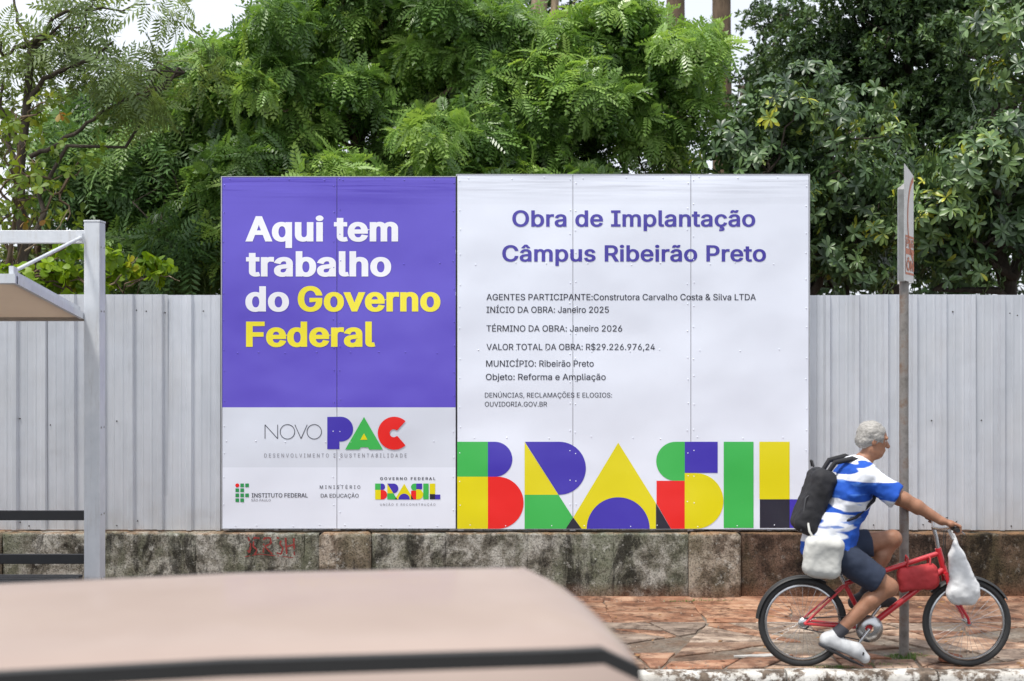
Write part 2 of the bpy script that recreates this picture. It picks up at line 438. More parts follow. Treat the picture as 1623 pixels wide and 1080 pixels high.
# red spray-painted scrawl
M_spray = simple('faded_red_spray_paint', (.22, .03, .025), .8, var=.35, sc=40)
mb = MB()
def stroke(pts, r=.0085):
    P = [((x - CX) / 186.8, -.017, CAMH + (CY - y) / 186.8) for x, y in pts]
    for a_, b_ in zip(P[:-1], P[1:]):
        A = np.array(a_); B = np.array(b_); k = max(2, int(np.linalg.norm(B - A) / .015))
        for j in range(k):
            t0, t1 = j / k, (j + 1) / k
            if rs.random() < .12: continue
            p, q = A + (B - A) * t0, A + (B - A) * t1; d = (q - p); d /= np.linalg.norm(d); nn_ = np.array([-d[2], 0, d[0]])
            w0, w1 = r * rs.uniform(.5, 1.15), r * rs.uniform(.5, 1.15)
            yo = np.array([0, rs.uniform(-.002, .0), 0])
            mb.add([p + nn_ * w0 + yo, q + nn_ * w1 + yo, q - nn_ * w1 + yo, p - nn_ * w0 + yo], [(0, 1, 2, 3)])
stroke([(394, 851), (398, 864), (396, 876), (393, 872)]); stroke([(403, 852), (402, 866), (408, 871), (404, 880)]); stroke([(403, 852), (412, 853)])
stroke([(418, 876), (419, 853), (429, 852), (430, 861), (420, 866), (432, 878)]); stroke([(439, 852), (447, 854), (444, 862), (449, 868), (446, 878), (439, 876)])
stroke([(453, 852), (455, 878)]); stroke([(466, 853), (467, 880)]); stroke([(455, 866), (467, 863)]); stroke([(389, 882), (412, 878), (468, 884)], .004)
mb.build('graffiti', M_spray, wall, label='faded red spray paint scrawl')

# ---- corrugated metal fence
n = NT('galvanised_sheet'); v = n.coord('Object', (1, 1, .12), rnd=True); v2 = n.coord('Object', rnd=True)
oi = n.n('ShaderNodeObjectInfo')
base = n.ramp(n.noise(v, 7, 6, .6), [(.3, (.59, .62, .665)), (.7, (.72, .745, .79))])
base = n.mix(n.ramp(n.noise(v2, 1.4, 6, .6), [(.45, (0, 0, 0)), (.75, (.3, .3, .3))]), base, (.60, .585, .56))
n.col(n.mix(1, base, n.ramp(oi.outputs['Random'], [(0, .93), (1, 1.04)]), 'MULTIPLY'))
gp = n.n('ShaderNodeNewGeometry'); sz = n.n('ShaderNodeSeparateXYZ'); n.l(gp.outputs['Position'], sz.inputs[0])
mr = n.n('ShaderNodeMapRange'); mr.inputs[1].default_value = 1.0; mr.inputs[2].default_value = .56; mr.inputs[3].default_value = 0; mr.inputs[4].default_value = .55
n.l(n.math('ADD', sz.outputs[2], n.math('MULTIPLY', n.noise(v2, 5, 6), .5)), mr.inputs[0]); base = n.mix(mr.outputs[0], base, (.50, .44, .38))
vs_ = n.coord('Object', (3, 1, .25), rnd=True); base = n.mix(n.ramp(n.noise(vs_, 9, 6, .7), [(.6, (0, 0, 0)), (.78, (.22, .22, .22))]), base, (.36, .36, .38))
n.col(n.mix(1, base, n.ramp(oi.outputs['Random'], [(0, .9), (1, 1.04)]), 'MULTIPLY'))
n.set(.42, .55); n.l(n.ramp(n.noise(v2, 3, 5), [(.3, .36), (.7, .5)]), n.b.inputs['Roughness']); n.bump(n.noise(v2, 3.2, 3), .3, .02)
M_zinc = n.m
M_screw = simple('dark_screw', (.05, .045, .04), .5, .6)
def sheet_mesh():
    pitch = .25; pts = []
    for k in range(4):
        o_ = k * pitch
        pts += [(o_, 0), (o_ + .052, 0), (o_ + .058, -.004), (o_ + .07, -.004), (o_ + .076, 0), (o_ + .128, 0), (o_ + .134, -.004), (o_ + .146, -.004), (o_ + .152, 0),
                (o_ + .184, 0), (o_ + .200, -.032), (o_ + .236, -.032)]
    pts += [(1.0, 0), (1.03, 0)]
    return pts
sp_ = sheet_mesh(); FZ0, FZ1 = .572, 2.592
fence = thing('metal_fence', 'corrugated galvanised sheet fence standing on the low wall behind the billboards', 'fence', (0, 12.1, FZ0))
me_src = None
FX = [x for x in np.arange(-8.0, 8.0, 1.0)]
for i, x0 in enumerate(FX):
    if me_src is None:
        mb = MB(); zs = [0, .5, 1.0, 1.5, FZ1 - FZ0]; k = len(sp_)
        V = [(x, y, z) for z in zs for x, y in sp_]
        mb.add(V, [(r_ * k + c_, r_ * k + c_ + 1, (r_ + 1) * k + c_ + 1, (r_ + 1) * k + c_) for r_ in range(len(zs) - 1) for c_ in range(k - 1)])
        o = mb.build('metal_sheet', M_zinc, fence); me_src = o.data
    else: o = link(bpy.data.objects.new('metal_sheet', me_src), fence)
    off = .012 if x0 < 0 else -.012
    o.location = (x0 + off, .0015 * (i % 2) , rs.uniform(-.004, .004)); o.rotation_euler = (rs.gauss(0, .003), 0, rs.gauss(0, .003))
mb = MB()
for z in (.35, 1.0, 1.68): mb.box((-8, .012, z), (8.03, .05, z + .05))
mb.build('rail', M_zinc, fence)
mb = MB()
for x0 in FX:
    for z in (.05, .93, 1.86):
        for q in rs.sample([.03, .1, .28, .35, .53, .6, .78, .85], 2):
            x = x0 + q + rs.uniform(-.01, .01); zz = z + rs.uniform(-.03, .03)
            mb.lathe([(0.0, -.012), (.0045, -.008), (.0065, -.003), (.0065, 0)], (x, -.001, zz), 'y', 7)
mb.build('screws', M_screw, fence, kind='stuff')
# ================= BILLBOARDS =================
def vinyl(name, c, rough=.24):
    n = NT(name); tc = n.n('ShaderNodeTexCoord')
    # world-locked relief so neighbouring prints ripple together
    geo = n.n('ShaderNodeNewGeometry'); sp = n.n('ShaderNodeSeparateXYZ'); n.l(geo.outputs['Position'], sp.inputs[0])
    v = geo.outputs['Position']
    big = n.noise(v, .95, 1, .3); med = n.noise(v, 3.2, 1, .3)
    mp = n.n('ShaderNodeMapping'); mp.inputs['Scale'].default_value = (.9, 1, 16); n.l(v, mp.inputs[0])
    crease = n.noise(mp.outputs[0], 1.0, 2, .4)
    tm = n.n('ShaderNodeMapRange'); tm.inputs[1].default_value = 3.36; tm.inputs[2].default_value = 3.56; n.l(sp.outputs[2], tm.inputs[0])
    h = n.math('ADD', n.math('MULTIPLY', big, 2.2), n.math('MULTIPLY', med, .22))
    h = n.math('ADD', h, n.math('MULTIPLY', n.math('MULTIPLY', crease, tm.outputs[0]), .24))
    col = n.mix(n.ramp(n.noise(v, 3, 6, .6), [(.4, (0, 0, 0)), (.8, (.12, .12, .12))]), c4(c), tuple(x * .82 for x in c))
    # thin dust near the lower edge and at random
    n.col(n.mix(n.ramp(n.noise(v, 9, 7, .7), [(.62, (0, 0, 0)), (.85, (.10, .10, .10))]), col, (.35, .3, .26)))
    n.set(rough, 0, .75); n.bump(h, .6, .06)
    return n.m
V_purple = vinyl('purple_vinyl', (.115, .08, .56)); V_white = vinyl('white_vinyl', (.76, .80, .90)); V_grey = vinyl('pale_grey_vinyl', (.67, .71, .80))
V_wtxt = vinyl('white_print', (.86, .87, .92)); V_yel = vinyl('yellow_print', (.86, .76, .03)); V_ink = vinyl('navy_print', (.05, .035, .34))
V_black = vinyl('black_print', (.02, .02, .035)); V_gr = vinyl('green_print', (.05, .46, .085)); V_red = vinyl('red_print', (.80, .018, .015))
V_pur2 = vinyl('violet_print', (.055, .035, .42)); V_y2 = vinyl('lemon_print', (.74, .655, .004)); V_gy = vinyl('grey_print', (.2, .2, .23)); V_ifg = vinyl('leaf_green_print', (.03, .3, .09))
M_alu = simple('aluminium_edge', (.55, .56, .58), .4, .8)

_fp = os.path.join(bpy.utils.resource_path('LOCAL'), 'datafiles', 'fonts', 'Inter.woff2')
try: FONT = bpy.data.fonts.load(_fp)
except Exception: FONT = None
BD = 12.0
def bx(px): return (px - CX) * BD / F
def bz(py): return CAMH + (CY - py) * BD / F
from mathutils.geometry import delaunay_2d_cdt
_tg = {}
def text_geo(body, off=0.0, space=1.0):
    """outlines of the words, thickened by off, filled cleanly by the nonzero rule"""
    key = (body, off, space)
    if key in _tg: return _tg[key]
    c = bpy.data.curves.new('t', 'FONT'); c.body = body; c.size = 1; c.space_character = space; c.resolution_u = 5; c.fill_mode = 'NONE' if False else 'FRONT'
    if FONT: c.font = FONT
    c.dimensions = '2D'; c.fill_mode = 'NONE'
    o = bpy.data.objects.new('t', c); COL.objects.link(o)
    dg = bpy.context.evaluated_depsgraph_get(); dg.update(); me = bpy.data.meshes.new_from_object(o.evaluated_get(dg))
    V = np.array([v.co[:2] for v in me.vertices]); E = [tuple(e.vertices) for e in me.edges]
    bpy.data.objects.remove(o); bpy.data.curves.remove(c); bpy.data.meshes.remove(me)
    nxt = {}
    for p, q in E: nxt.setdefault(p, []).append(q); nxt.setdefault(q, []).append(p)
    seen = set(); loops = []
    for st in sorted(nxt):
        if st in seen: continue
        lp = [st]; seen.add(st); cur = st
        first = min(nxt[st], key=lambda q: abs(q - st - 1))
        while True:
            cand = [q for q in nxt[cur] if q not in seen]
            if not cand: break
            cur = first if (cur == st and first in cand) else cand[0]; seen.add(cur); lp.append(cur)
        P = V[lp]; keep = [i for i in range(len(P)) if np.linalg.norm(P[i] - P[i - 1]) > 1e-5]; P = P[keep]
        if len(P) > 2: loops.append(P)
    # outer loops of a font run clockwise or the other way round: take the majority area's sign as outer
    def ar(P): return (np.dot(P[:, 0], np.roll(P[:, 1], -1)) - np.dot(P[:, 1], np.roll(P[:, 0], -1))) / 2
    sgn = 1 if ar(max(loops, key=lambda P: abs(ar(P)))) > 0 else -1
    out = []
    for P in loops:
        d0 = P - np.roll(P, 1, 0); d1 = np.roll(P, -1, 0) - P
        d0 /= np.linalg.norm(d0, axis=1, keepdims=True); d1 /= np.linalg.norm(d1, axis=1, keepdims=True)
        n0 = np.stack([d0[:, 1], -d0[:, 0]], 1) * sgn; n1 = np.stack([d1[:, 1], -d1[:, 0]], 1) * sgn; m = n0 + n1; L = (m * m).sum(1, keepdims=True)
        out.append(P + np.where(L > .3, 2 * m / np.maximum(L, .3), m) * off * np.array([1, .58]))
    vs = [Vector(p) for P in out for p in P]; es = []; k = 0
    for P in out: es += [(k + i, k + (i + 1) % len(P)) for i in range(len(P))]; k += len(P)
    vo, eo, fo, *_ = delaunay_2d_cdt(vs, es, [], 0, 1e-5)
    vo = np.array([v[:] for v in vo]); fo = [f for f in fo if len(f) == 3]; T = np.array(fo); C = vo[T].mean(1); wn = np.zeros(len(C))
    for P in out:
        Q = np.roll(P, -1, 0)
        for (ax, ay), (bx_, by_) in zip(P, Q):
            up = (ay <= C[:, 1]) & (by_ > C[:, 1]); dn = (ay > C[:, 1]) & (by_ <= C[:, 1]); cr_ = (bx_ - ax) * (C[:, 1] - ay) - (C[:, 0] - ax) * (by_ - ay)
            wn += (up & (cr_ > 0)); wn -= (dn & (cr_ < 0))
    T = T[np.abs(wn) > .5]; used = np.unique(T); mp = np.full(len(vo), -1); mp[used] = np.arange(len(used))
    V3 = np.concatenate([vo[used], np.zeros((len(used), 1))], 1); _tg[key] = (V3, [tuple(t) for t in mp[T]]); return _tg[key]
def components(V, Fc):
    """splits filled words into letters: pieces that overlap sideways (dots, accents) stay together"""
    par = list(range(len(V)))
    def fd(i):
        while par[i] != i: par[i] = par[par[i]]; i = par[i]
        return i
    for f in Fc:
        for q in f[1:]: par[fd(q)] = fd(f[0])
    gr = {}
    for f in Fc: gr.setdefault(fd(f[0]), []).append(f)
    B = sorted([(V[list({i for f in g for i in f}), 0].min(), V[list({i for f in g for i in f}), 0].max(), g) for g in gr.values()], key=lambda t: t[0]); out = []
    for lo, hi, g in B:
        if out and (min(hi, out[-1][1]) - max(lo, out[-1][0])) > .6 * min(hi - lo, out[-1][1] - out[-1][0]): out[-1] = (min(lo, out[-1][0]), max(hi, out[-1][1]), out[-1][2] + g)
        else: out.append((lo, hi, list(g)))
    return [g for _, _, g in out]
CAP = .5087 / .70 if False else None
def lettering(parent, base, body, x0, x1, ybase, cap, mat, off=0.0, space=1.0, proud=.0025, lab=True, align_cap=True):
    """flat print: body runs from pixel x0 to x1 on baseline ybase with capitals cap pixels tall"""
    V, Fc = text_geo(body, off, space)
    Hc, _ = text_geo('H', off); ch = Hc[:, 1].max()
    V = V - np.array([V[:, 0].min(), 0, 0]); wdt = V[:, 0].max()
    X = bx(x0) + V[:, 0] / wdt * (bx(x1) - bx(x0)); Z = bz(ybase) + (V[:, 1] + off * .0) / ch * cap * BD / F
    P = np.stack([X - base[0], np.full(len(X), -proud), Z - base[2]], 1)
    if cap < 20:
        mb = MB(); mb.add(P, Fc); o = mb.build('lettering', mat, parent, kind='stuff'); o['label'] = 'small printed line of text'; return o
    for g in components(V, Fc):
        ids = sorted({i for f in g for i in f}); m_ = {q: i for i, q in enumerate(ids)}; mb = MB(); mb.add(P[ids], [tuple(m_[q] for q in f) for f in g]); mb.build('letter', mat, parent)
def arc(cx, cy, r, a0, a1, n=28): return [(cx + r * math.cos(R(a)), cy - r * math.sin(R(a))) for a in np.linspace(a0, a1, n)]
def shape(parent, base, pts, mat, cv, proud=.0025, name='print_shape'):
    P = [cv(*p) for p in pts]; mb = MB(); mb.add([(bx(x) - base[0], -proud, bz(y) - base[2]) for x, y in P], [list(range(len(P)))])
    me = mb.build(name, mat, parent); return me
def board(label, cols, y0, y1, bands, xfar=None):
    """cols: pixel x edges of the sheets; bands: [(ytop, ybot, material index)]"""
    base = (bx((cols[0] + cols[-1]) / 2), BD, bz(y1))
    t = thing('billboard', label, 'billboard', base)
    mats = [V_purple, V_white, V_grey, M_alu]
    for a_, b_ in zip(cols[:-1], cols[1:]):
        g = .0022; x0, x1 = bx(a_) + g - base[0], bx(b_) - g - base[0]; mb = MB()
        z0, z1 = bz(y1) - base[2], bz(y0) - base[2]; bulge = 0
        for (ya, yb, mi) in bands:
            za, zb = bz(ya) - base[2], bz(yb) - base[2]; mb.add([(x0, 0, zb), (x1, 0, zb), (x1, 0, za), (x0, 0, za)], [(0, 1, 2, 3)], mi)
        for q in ([(x0, 0, z0), (x0, 0, z1), (x0, .03, z1), (x0, .03, z0)], [(x1, 0, z0), (x1, .03, z0), (x1, .03, z1), (x1, 0, z1)],
                  [(x0, 0, z1), (x1, 0, z1), (x1, .03, z1), (x0, .03, z1)], [(x0, 0, z0), (x0, .03, z0), (x1, .03, z0), (x1, 0, z0)], [(x0, .03, z0), (x0, .03, z1), (x1, .03, z1), (x1, .03, z0)]):
            mb.add(q, [(0, 1, 2, 3)], 3)
        o = mb.build('panel', mats, t)
    # backing posts
    for px in cols:
        x = bx(px) - base[0] + (.03 if px == cols[0] else -.03 if px == cols[-1] else 0)
        MB().box((x - .025, .033, -.02), (x + .025, .068, bz(y0) - base[2] - .03)).build('post', M_alu, t)
    # edge strips
    fr = MB(); xl, xr = bx(cols[0]) - base[0], bx(cols[-1]) - base[0]; zt = bz(y0) - base[2]
    fr.box((xl - .009, -.003, -.004), (xl - .001, .032, zt + .006)); fr.box((xr + .001, -.003, -.004), (xr + .009, .032, zt + .006)); fr.box((xl - .001, -.003, zt + .001), (xr + .001, .032, zt + .007))
    fr.build('edge_strip', M_alu, t)
    return t, base
def rivets(t, base, pts, mats):
    groups = {}
    for (px, py, m) in pts: groups.setdefault(m, []).append((px, py))
    for m, L in groups.items():
        mb = MB()
        for px, py in L: mb.lathe([(.006, 0), (.0054, -.002), (.0032, -.0042), (0.0003, -.0048)], (bx(px) - base[0], 0, bz(py) - base[2]), 'y', 8)
        mb.build('rivets', m, t, kind='stuff')
BL, bl = board('purple and white government billboard with big white and yellow slogan', [352, 534, 722.5], 281, 838, [(281, 646, 0), (646, 741, 2), (741, 838, 1)])
BR, br = board('large white works billboard with purple heading and coloured BRASIL logo', [724.5, 908, 1095, 1282], 277.5, 839, [(277.5, 839, 1)])
pts = []
for x in (355, 529, 539, 719):
    for y in list(range(290, 835, 43)): pts.append((x + rs.uniform(-1, 1), y + rs.uniform(-8, 8), V_purple if y < 640 else V_grey))
for y in (284.5, 559, 700, 833):
    for x in range(368, 720, 46): pts.append((x + rs.uniform(-12, 12), y + rs.uniform(-1.5, 1.5), V_purple if y < 640 else V_grey))
for _ in range(14): pts.append((rs.uniform(365, 710), rs.choice([418, 420, 559, 786]) + rs.uniform(-4, 4), V_purple)) if False else None
pts += [(640, 419, V_purple), (697, 417, V_purple), (465, 420, V_purple)]
rivets(BL, bl, pts, None)
pts = []
for x in (729, 903.5, 912.5, 1090, 1099.5, 1278):
    for y in range(290, 835, 39): pts.append((x + rs.uniform(-.8, .8), y + rs.uniform(-7, 7), V_white))
for y in (282, 418, 556, 694, 834):
    for x in range(748, 1270, 61): pts.append((x + rs.uniform(-12, 12), y + rs.uniform(-2, 2), V_white))
rivets(BR, br, pts, None)
L_ = lambda *a, **k: lettering(BL, bl, *a, **k); R_ = lambda *a, **k: lettering(BR, br, *a, **k)
L_('Aqui tem', 389, 631, 381.5, 38.5, V_wtxt, off=.036, space=1.05)
L_('trabalho', 390, 620, 437, 38.5, V_wtxt, off=.036, space=1.05)
L_('do', 389, 458, 492.5, 38.5, V_wtxt, off=.036, space=1.05)
L_('Governo', 472, 698, 492.5, 38.5, V_yel, off=.036, space=1.05)
L_('Federal', 390, 595, 548.5, 38.5, V_yel, off=.036, space=1.05)
R_('Obra de Implantação', 812, 1197, 359, 25.3, V_ink, off=.021, space=1.03)
R_('Câmpus Ribeirão Preto', 796, 1214, 414.3, 25.3, V_ink, off=.021, space=1.03)
for s_, x0, x1, yb, cp in (('AGENTES PARTICIPANTE:Construtora Carvalho Costa & Silva LTDA', 771, 1198, 476, 9.8), ('INÍCIO DA OBRA: Janeiro 2025', 771, 965, 496, 9.8),
                           ('TÉRMINO DA OBRA: Janeiro 2026', 771, 986, 525.7, 9.8), ('VALOR TOTAL DA OBRA: R$29.226.976,24', 771, 1038, 555, 9.8),
                           ('MUNICÍPIO: Ribeirão Preto', 770.5, 941, 581.3, 9.8), ('Objeto: Reforma e Ampliação', 770, 960, 602.5, 9.8)):
    R_(s_, x0, x1, yb, cp, V_black, off=.006)
R_('DENÚNCIAS, RECLAMAÇÕES E ELOGIOS:', 768.5, 970, 630.3, 7.6, V_black, off=.001)
R_('OUVIDORIA.GOV.BR', 768.5, 867, 644.6, 7.6, V_black, off=.001)
# logotype of letters cut from flat colours; coordinates measured on an enlarged view
def cv_big(zx, zy): return 710 + zx / 2.7983, 560 + zy / 2.7983
BRASIL = [
    (V_gr, [(41, 393), (177, 393), (177, 548), (41, 548)]), (V_y2, [(41, 548), (177, 548), (177, 779), (41, 779)]),
    (V_pur2, [(177, 393)] + arc(208, 470.5, 77.5, 90, -90) + [(177, 548)]), (V_red, [(177, 548)] + arc(220, 663.5, 115.5, 90, -90) + [(177, 779)]),
    (V_y2, [(340, 395), (490, 628), (340, 628)]), (V_pur2, [(341, 393)] + arc(494, 510.5, 117.5, 90, -90) + [(490, 628)]),
    (V_gr, [(340, 628), (490, 628), (554, 728), (522, 779), (340, 779)]), (V_black, [(555, 729), (593, 779), (522, 779)]),
    (V_y2, [(755, 397), (922, 665), (922, 779)] + arc(755, 779, 140, 0, 180) + [(593, 779), (556, 728)]),
    (V_pur2, arc(755, 779, 139.5, 0, 180)), (V_black, [(923, 667), (988, 779), (923, 779)]),
    (V_red, [(925, 566), (1050, 566), (1050, 779), (989, 779), (925, 667)]),
    (V_gr, [(1050, 393)] + arc(1010, 479.5, 86.5, 90, 270) + [(1050, 566)]), (V_pur2, [(1050, 393), (1196, 393), (1196, 531), (1050, 531)]),
    (V_y2, [(1050, 532)] + arc(1098, 655.5, 123.5, 90, -90) + [(1050, 779)]), (V_gr, [(1223, 393), (1355, 393), (1355, 775), (1223, 775)]),
    (V_y2, [(1381, 393), (1515, 393), (1515, 648), (1381, 648)]), (V_black, [(1383, 648), (1515, 648), (1515, 775), (1383, 775)]), (V_pur2, [(1515, 648), (1594, 648), (1594, 775), (1515, 775)])]
for m, P in BRASIL: shape(BR, br, P, m, cv_big)
def cv_sm(zx, zy): return 340 + (887 + (zx - 41) * 360 / 1600.) / 3.485, 550 + (755 + (zy - 393) * 88 / 386.) / 3.485
for m, P in BRASIL:
    P = list(P)
    if m is V_pur2 and P[0][0] == 1515: P = [(1515, 660), (1641, 660), (1641, 775), (1515, 775)]
    shape(BL, bl, P, m, cv_sm)
def cz(zx, zy): return 340 + zx / 3.485, 550 + zy / 3.485
shape(BL, bl, [(623, 387)] + arc(697, 454.5, 68.5, 90, -90) + [(690, 523), (690, 565), (623, 565)], V_pur2, cz)
shape(BL, bl, [(826, 387), (930, 567), (855, 567), (848, 555), (808, 555), (800, 567), (722, 567)], V_gr, cz, .004)
shape(BL, bl, [(826, 478), (845, 513), (806, 513)], V_y2, cz, .0055)
shape(BL, bl, arc(993, 477, 91, 47, 313, 50) + [(1012, 494)] + arc(990, 477, 22, 315, 45, 18) + [(1012, 458)], V_red, cz, .0055)
# thin NOVO
def thin(pts, closed=False, w=1.05):
    mb = MB(); P = [np.array(cz(*p)) for p in pts]
    k = len(P)
    for i in range(k if closed else k - 1):
        p, q = P[i], P[(i + 1) % k]; d = (q - p) / (np.linalg.norm(q - p) + 1e-9); nn_ = np.array([-d[1], d[0]]) * w / 2
        mb.add([(bx(a_[0]) - bl[0], -.0025, bz(a_[1]) - bl[2]) for a_ in (p + nn_, q + nn_, q - nn_, p - nn_)], [(0, 1, 2, 3)])
    return mb.build('lettering', V_black, BL)
thin([(279, 507), (279, 430), (349, 507), (349, 430)]); thin(arc(403, 469, 40, 0, 352, 36), True); thin([(444, 430), (478, 507), (512, 430)]); thin(arc(551, 469, 40, 0, 352, 36), True)
L_('DESENVOLVIMENTO E SUSTENTABILIDADE', 419, 644.5, 725.3, 6.2, V_gy, off=-.002, space=1.5)
sq = lambda x, y: [(x - 10, y - 10), (x + 10, y - 10), (x + 10, y + 10), (x - 10, y + 10)]
shape(BL, bl, arc(126, 765, 11, 0, 345, 20), V_red, cz)
for r_, cs in ((765, (153, 180)), (792, (126, 153)), (820, (126, 153, 180)), (847, (126, 153))):
    for c_ in cs: shape(BL, bl, sq(c_, r_), V_ifg, cz)
L_('INSTITUTO FEDERAL', 399, 488, 788.6, 6.6, V_black, off=.008); L_('SÃO PAULO', 398.3, 429, 795, 3.8, V_gy, space=1.05)
L_('MINISTÉRIO', 507, 571, 775, 5.4, V_black, off=.002, space=1.5); L_('DA EDUCAÇÃO', 508.5, 568.5, 788.8, 5.9, V_black, off=.002)
L_('GOVERNO FEDERAL', 602.5, 690, 761, 4.4, V_black, off=.018, space=1.4); L_('UNIÃO E RECONSTRUÇÃO', 602.5, 690, 801.8, 3.6, V_gy, space=1.35)

# ================= POLE SIGN =================
M_pole = NT('rusty_steel'); v = M_pole.coord('Object'); 
M_pole.col(M_pole.ramp(M_pole.noise(v, 9, 8, .7), [(.3, (.14, .125, .11)), (.5, (.25, .235, .22)), (.68, (.19, .12, .08)), (.8, (.36, .345, .33))])); M_pole.set(.6, .3); M_pole.bump(M_pole.noise(v, 60, 5), .5, .004); M_pole = M_pole.m
n = NT('sign_white'); v = n.coord('Object'); n.col(n.mix(n.ramp(n.noise(v, 14, 8, .7), [(.5, (0, 0, 0)), (.8, (.6, .6, .6))]), (.62, .61, .59), (.32, .3, .27))); n.set(.45); M_swhite = n.m
M_orange = simple('faded_orange_print', (.48, .14, .06), .5, var=.25, sc=20); M_back = simple('aged_sign_back', (.36, .37, .37), .5, .4, var=.25, sc=14)
PX_, PY_ = 2.735, 9.83
ps = thing('street_sign', 'white bent bus stop sign with orange ring, on a rusty pole by the kerb', 'street sign', (PX_, PY_, 0))
MB().tube([(0, 0, -.05), (.003, 0, .4), (0, 0, 1.6), (.004, .004, 3.12)], [.034, .033, .032, .032], 16).build('pole', M_pole, ps)
for z in (2.72, 3.02): MB().tube([(0, 0, z), (0, 0, z + .025)], .037, 16).build('clamp', M_back, ps)
# bent plate: near wing shows, far wing turns away
A0 = Vector((2.672, 9.60)); A1 = Vector((2.832, 9.93)); u = (A1 - A0); wl_ = u.length; u.normalize()
zb, zt = CAMH + (CY - 446) * 9.75 / F, CAMH + (CY - 263) * 9.75 / F
def onwing(s, z, off=0.0):
    p = A0 + u * s; nn_ = Vector((u.y, -u.x)) * off; return (p.x + nn_.x - PX_, p.y + nn_.y - PY_, z)
z0_, z1_ = zb, zt
mb = MB(); front = [onwing(0, z0_), onwing(wl_, z0_ - .005), onwing(wl_, z1_ - .05), onwing(.02, z1_)]
back = [onwing(0, z0_, -.003), onwing(wl_, z0_ - .005, -.003), onwing(wl_, z1_ - .05, -.003), onwing(.02, z1_, -.003)]
N = len(front); mb.add(front, [list(range(N))], 0); mb.add(back, [list(range(N))[::-1]], 1); mb.add(front + back, [(i, (i + 1) % N, N + (i + 1) % N, N + i)[::-1] for i in range(N)], 1)
w2 = Vector((-.02, .34)); far = [onwing(wl_, z0_ - .005), onwing(wl_, z1_ - .05)]
mb.add([far[0], (far[0][0] + w2.x, far[0][1] + w2.y, z0_), (far[1][0] + w2.x, far[1][1] + w2.y, z1_ - .1), far[1]], [(0, 1, 2, 3)], 0)
pl = mb.build('sign_plate', [M_swhite, M_back], ps)
MB().box((-.054, -.055, z0_ - .0), (-.006, -.035, z1_ - .16)).build('mounting_strip', M_back, ps)
# ring, only its near half lies on this wing
mb = MB(); cs_, cz_, rr = wl_ + .06, z1_ - .36, .31
for a_ in np.linspace(102, 258, 40):
    a2 = a_ + 4; q = []
    for aa, r2 in ((a_, rr), (a2, rr), (a2, rr - .035), (a_, rr - .035)):
        q.append((cs_ + r2 * math.cos(R(aa)), cz_ + r2 * math.sin(R(aa))))
    if max(p[0] for p in q) < wl_ - .002: mb.add([onwing(s, z, .002) for s, z in q], [(0, 1, 2, 3)])
mb.build('ring_print', M_orange, pl)
def wingtext(body, s0, s1, z, cap, mat, off=.02):
    V, Fc = text_geo(body, off); V = V - np.array([V[:, 0].min(), 0, 0]); wd = V[:, 0].max(); ch = text_geo('H', off)[0][:, 1].max()
    mb = MB(); mb.add([onwing(s0 + x / wd * (s1 - s0), z + y / ch * cap, .0035) for x, y, _ in V], Fc); return mb.build('lettering', mat, pl)
mb = MB()
def wquad(s0, s1, za, zb_, m): mb.add([onwing(s0, za, .002), onwing(s1, za, .002), onwing(s1, zb_, .002), onwing(s0, zb_, .002)], [(0, 1, 2, 3)])
wquad(.05, wl_ - .004, z0_ + .30, z0_ + .315, 0); wquad(.05, .066, z0_ + .06, z0_ + .30, 0); wquad(.05, wl_ - .004, z0_ + .045, z0_ + .06, 0); wquad(.066, wl_ - .004, z0_ + .185, z0_ + .225, 0)
mb.build('box_print', M_orange, pl)
wingtext('PAR', .085, wl_ - .01, z0_ + .238, .055, M_orange); wingtext('ÔN', .085, wl_ - .01, z0_ + .075, .072, M_orange, .03)

# ================= BUS SHELTER =================
n = NT('painted_grey_steel'); v = n.coord('Object'); n.col(n.ramp(n.noise(v, 5, 7, .6), [(.3, (.52, .55, .58)), (.7, (.64, .665, .70))])); n.set(.42, .15); vv = n.coord('Object', (4, 4, .5)); n.col(n.mix(n.ramp(n.noise(vv, 6, 8, .7), [(.52, (0, 0, 0)), (.75, (.5, .5, .5))]), n.ramp(n.noise(v, 5, 7, .6), [(.3, (.54, .57, .61)), (.7, (.66, .685, .72))]), (.36, .34, .31))); n.bump(n.noise(v, 25, 4), .06, .004); M_steel = n.m
M_blk = simple('black_painted_steel', (.022, .023, .026), .45); M_cream = NT('cream_ceiling'); v = M_cream.coord('Object')
M_cream.col(M_cream.ramp(M_cream.noise(v, 3, 6), [(.3, (.76, .65, .54)), (.7, (.84, .74, .63))])); M_cream.set(.5)
def translucent(n, c, f):
    tr = n.n('ShaderNodeBsdfTranslucent'); tr.inputs[0].default_value = c4(c); mx = n.n('ShaderNodeMixShader'); mx.inputs[0].default_value = f
    n.l(n.b.outputs[0], mx.inputs[1]); n.l(tr.outputs[0], mx.inputs[2]); n.l(mx.outputs[0], n.out.inputs[0]); return n.m
M_cream = translucent(M_cream, (.85, .76, .66), .5)
n = NT('milky_roof_sheet'); n.col((.75, .76, .76)); M_milky = translucent(n, (.85, .85, .85), .7)
M_trim = simple('brown_roof_edge', (.30, .25, .20), .5)
SY = 10.5; SX = (133 - CX) * SY / F
bs = thing('bus_shelter', 'grey steel bus shelter with cantilever roof and black bench rails', 'bus shelter', (SX, SY, 0))
PW = 25 * SY / F; PT = CAMH + (CY - 352) * SY / F
for dx in (0, -3.2):
    MB().box((dx, 0, .001), (dx + PW, .147, PT), bev=.004).build('post', M_steel, bs)
    MB().box((dx - .003, -.003, PT + .0005), (dx + PW + .003, .15, PT + .014), bev=.002).build('post_cap', M_steel, bs)
    MB().box((dx - .04, -.04, .0), (dx + PW + .04, .187, .012)).build('base_plate', M_steel, bs)
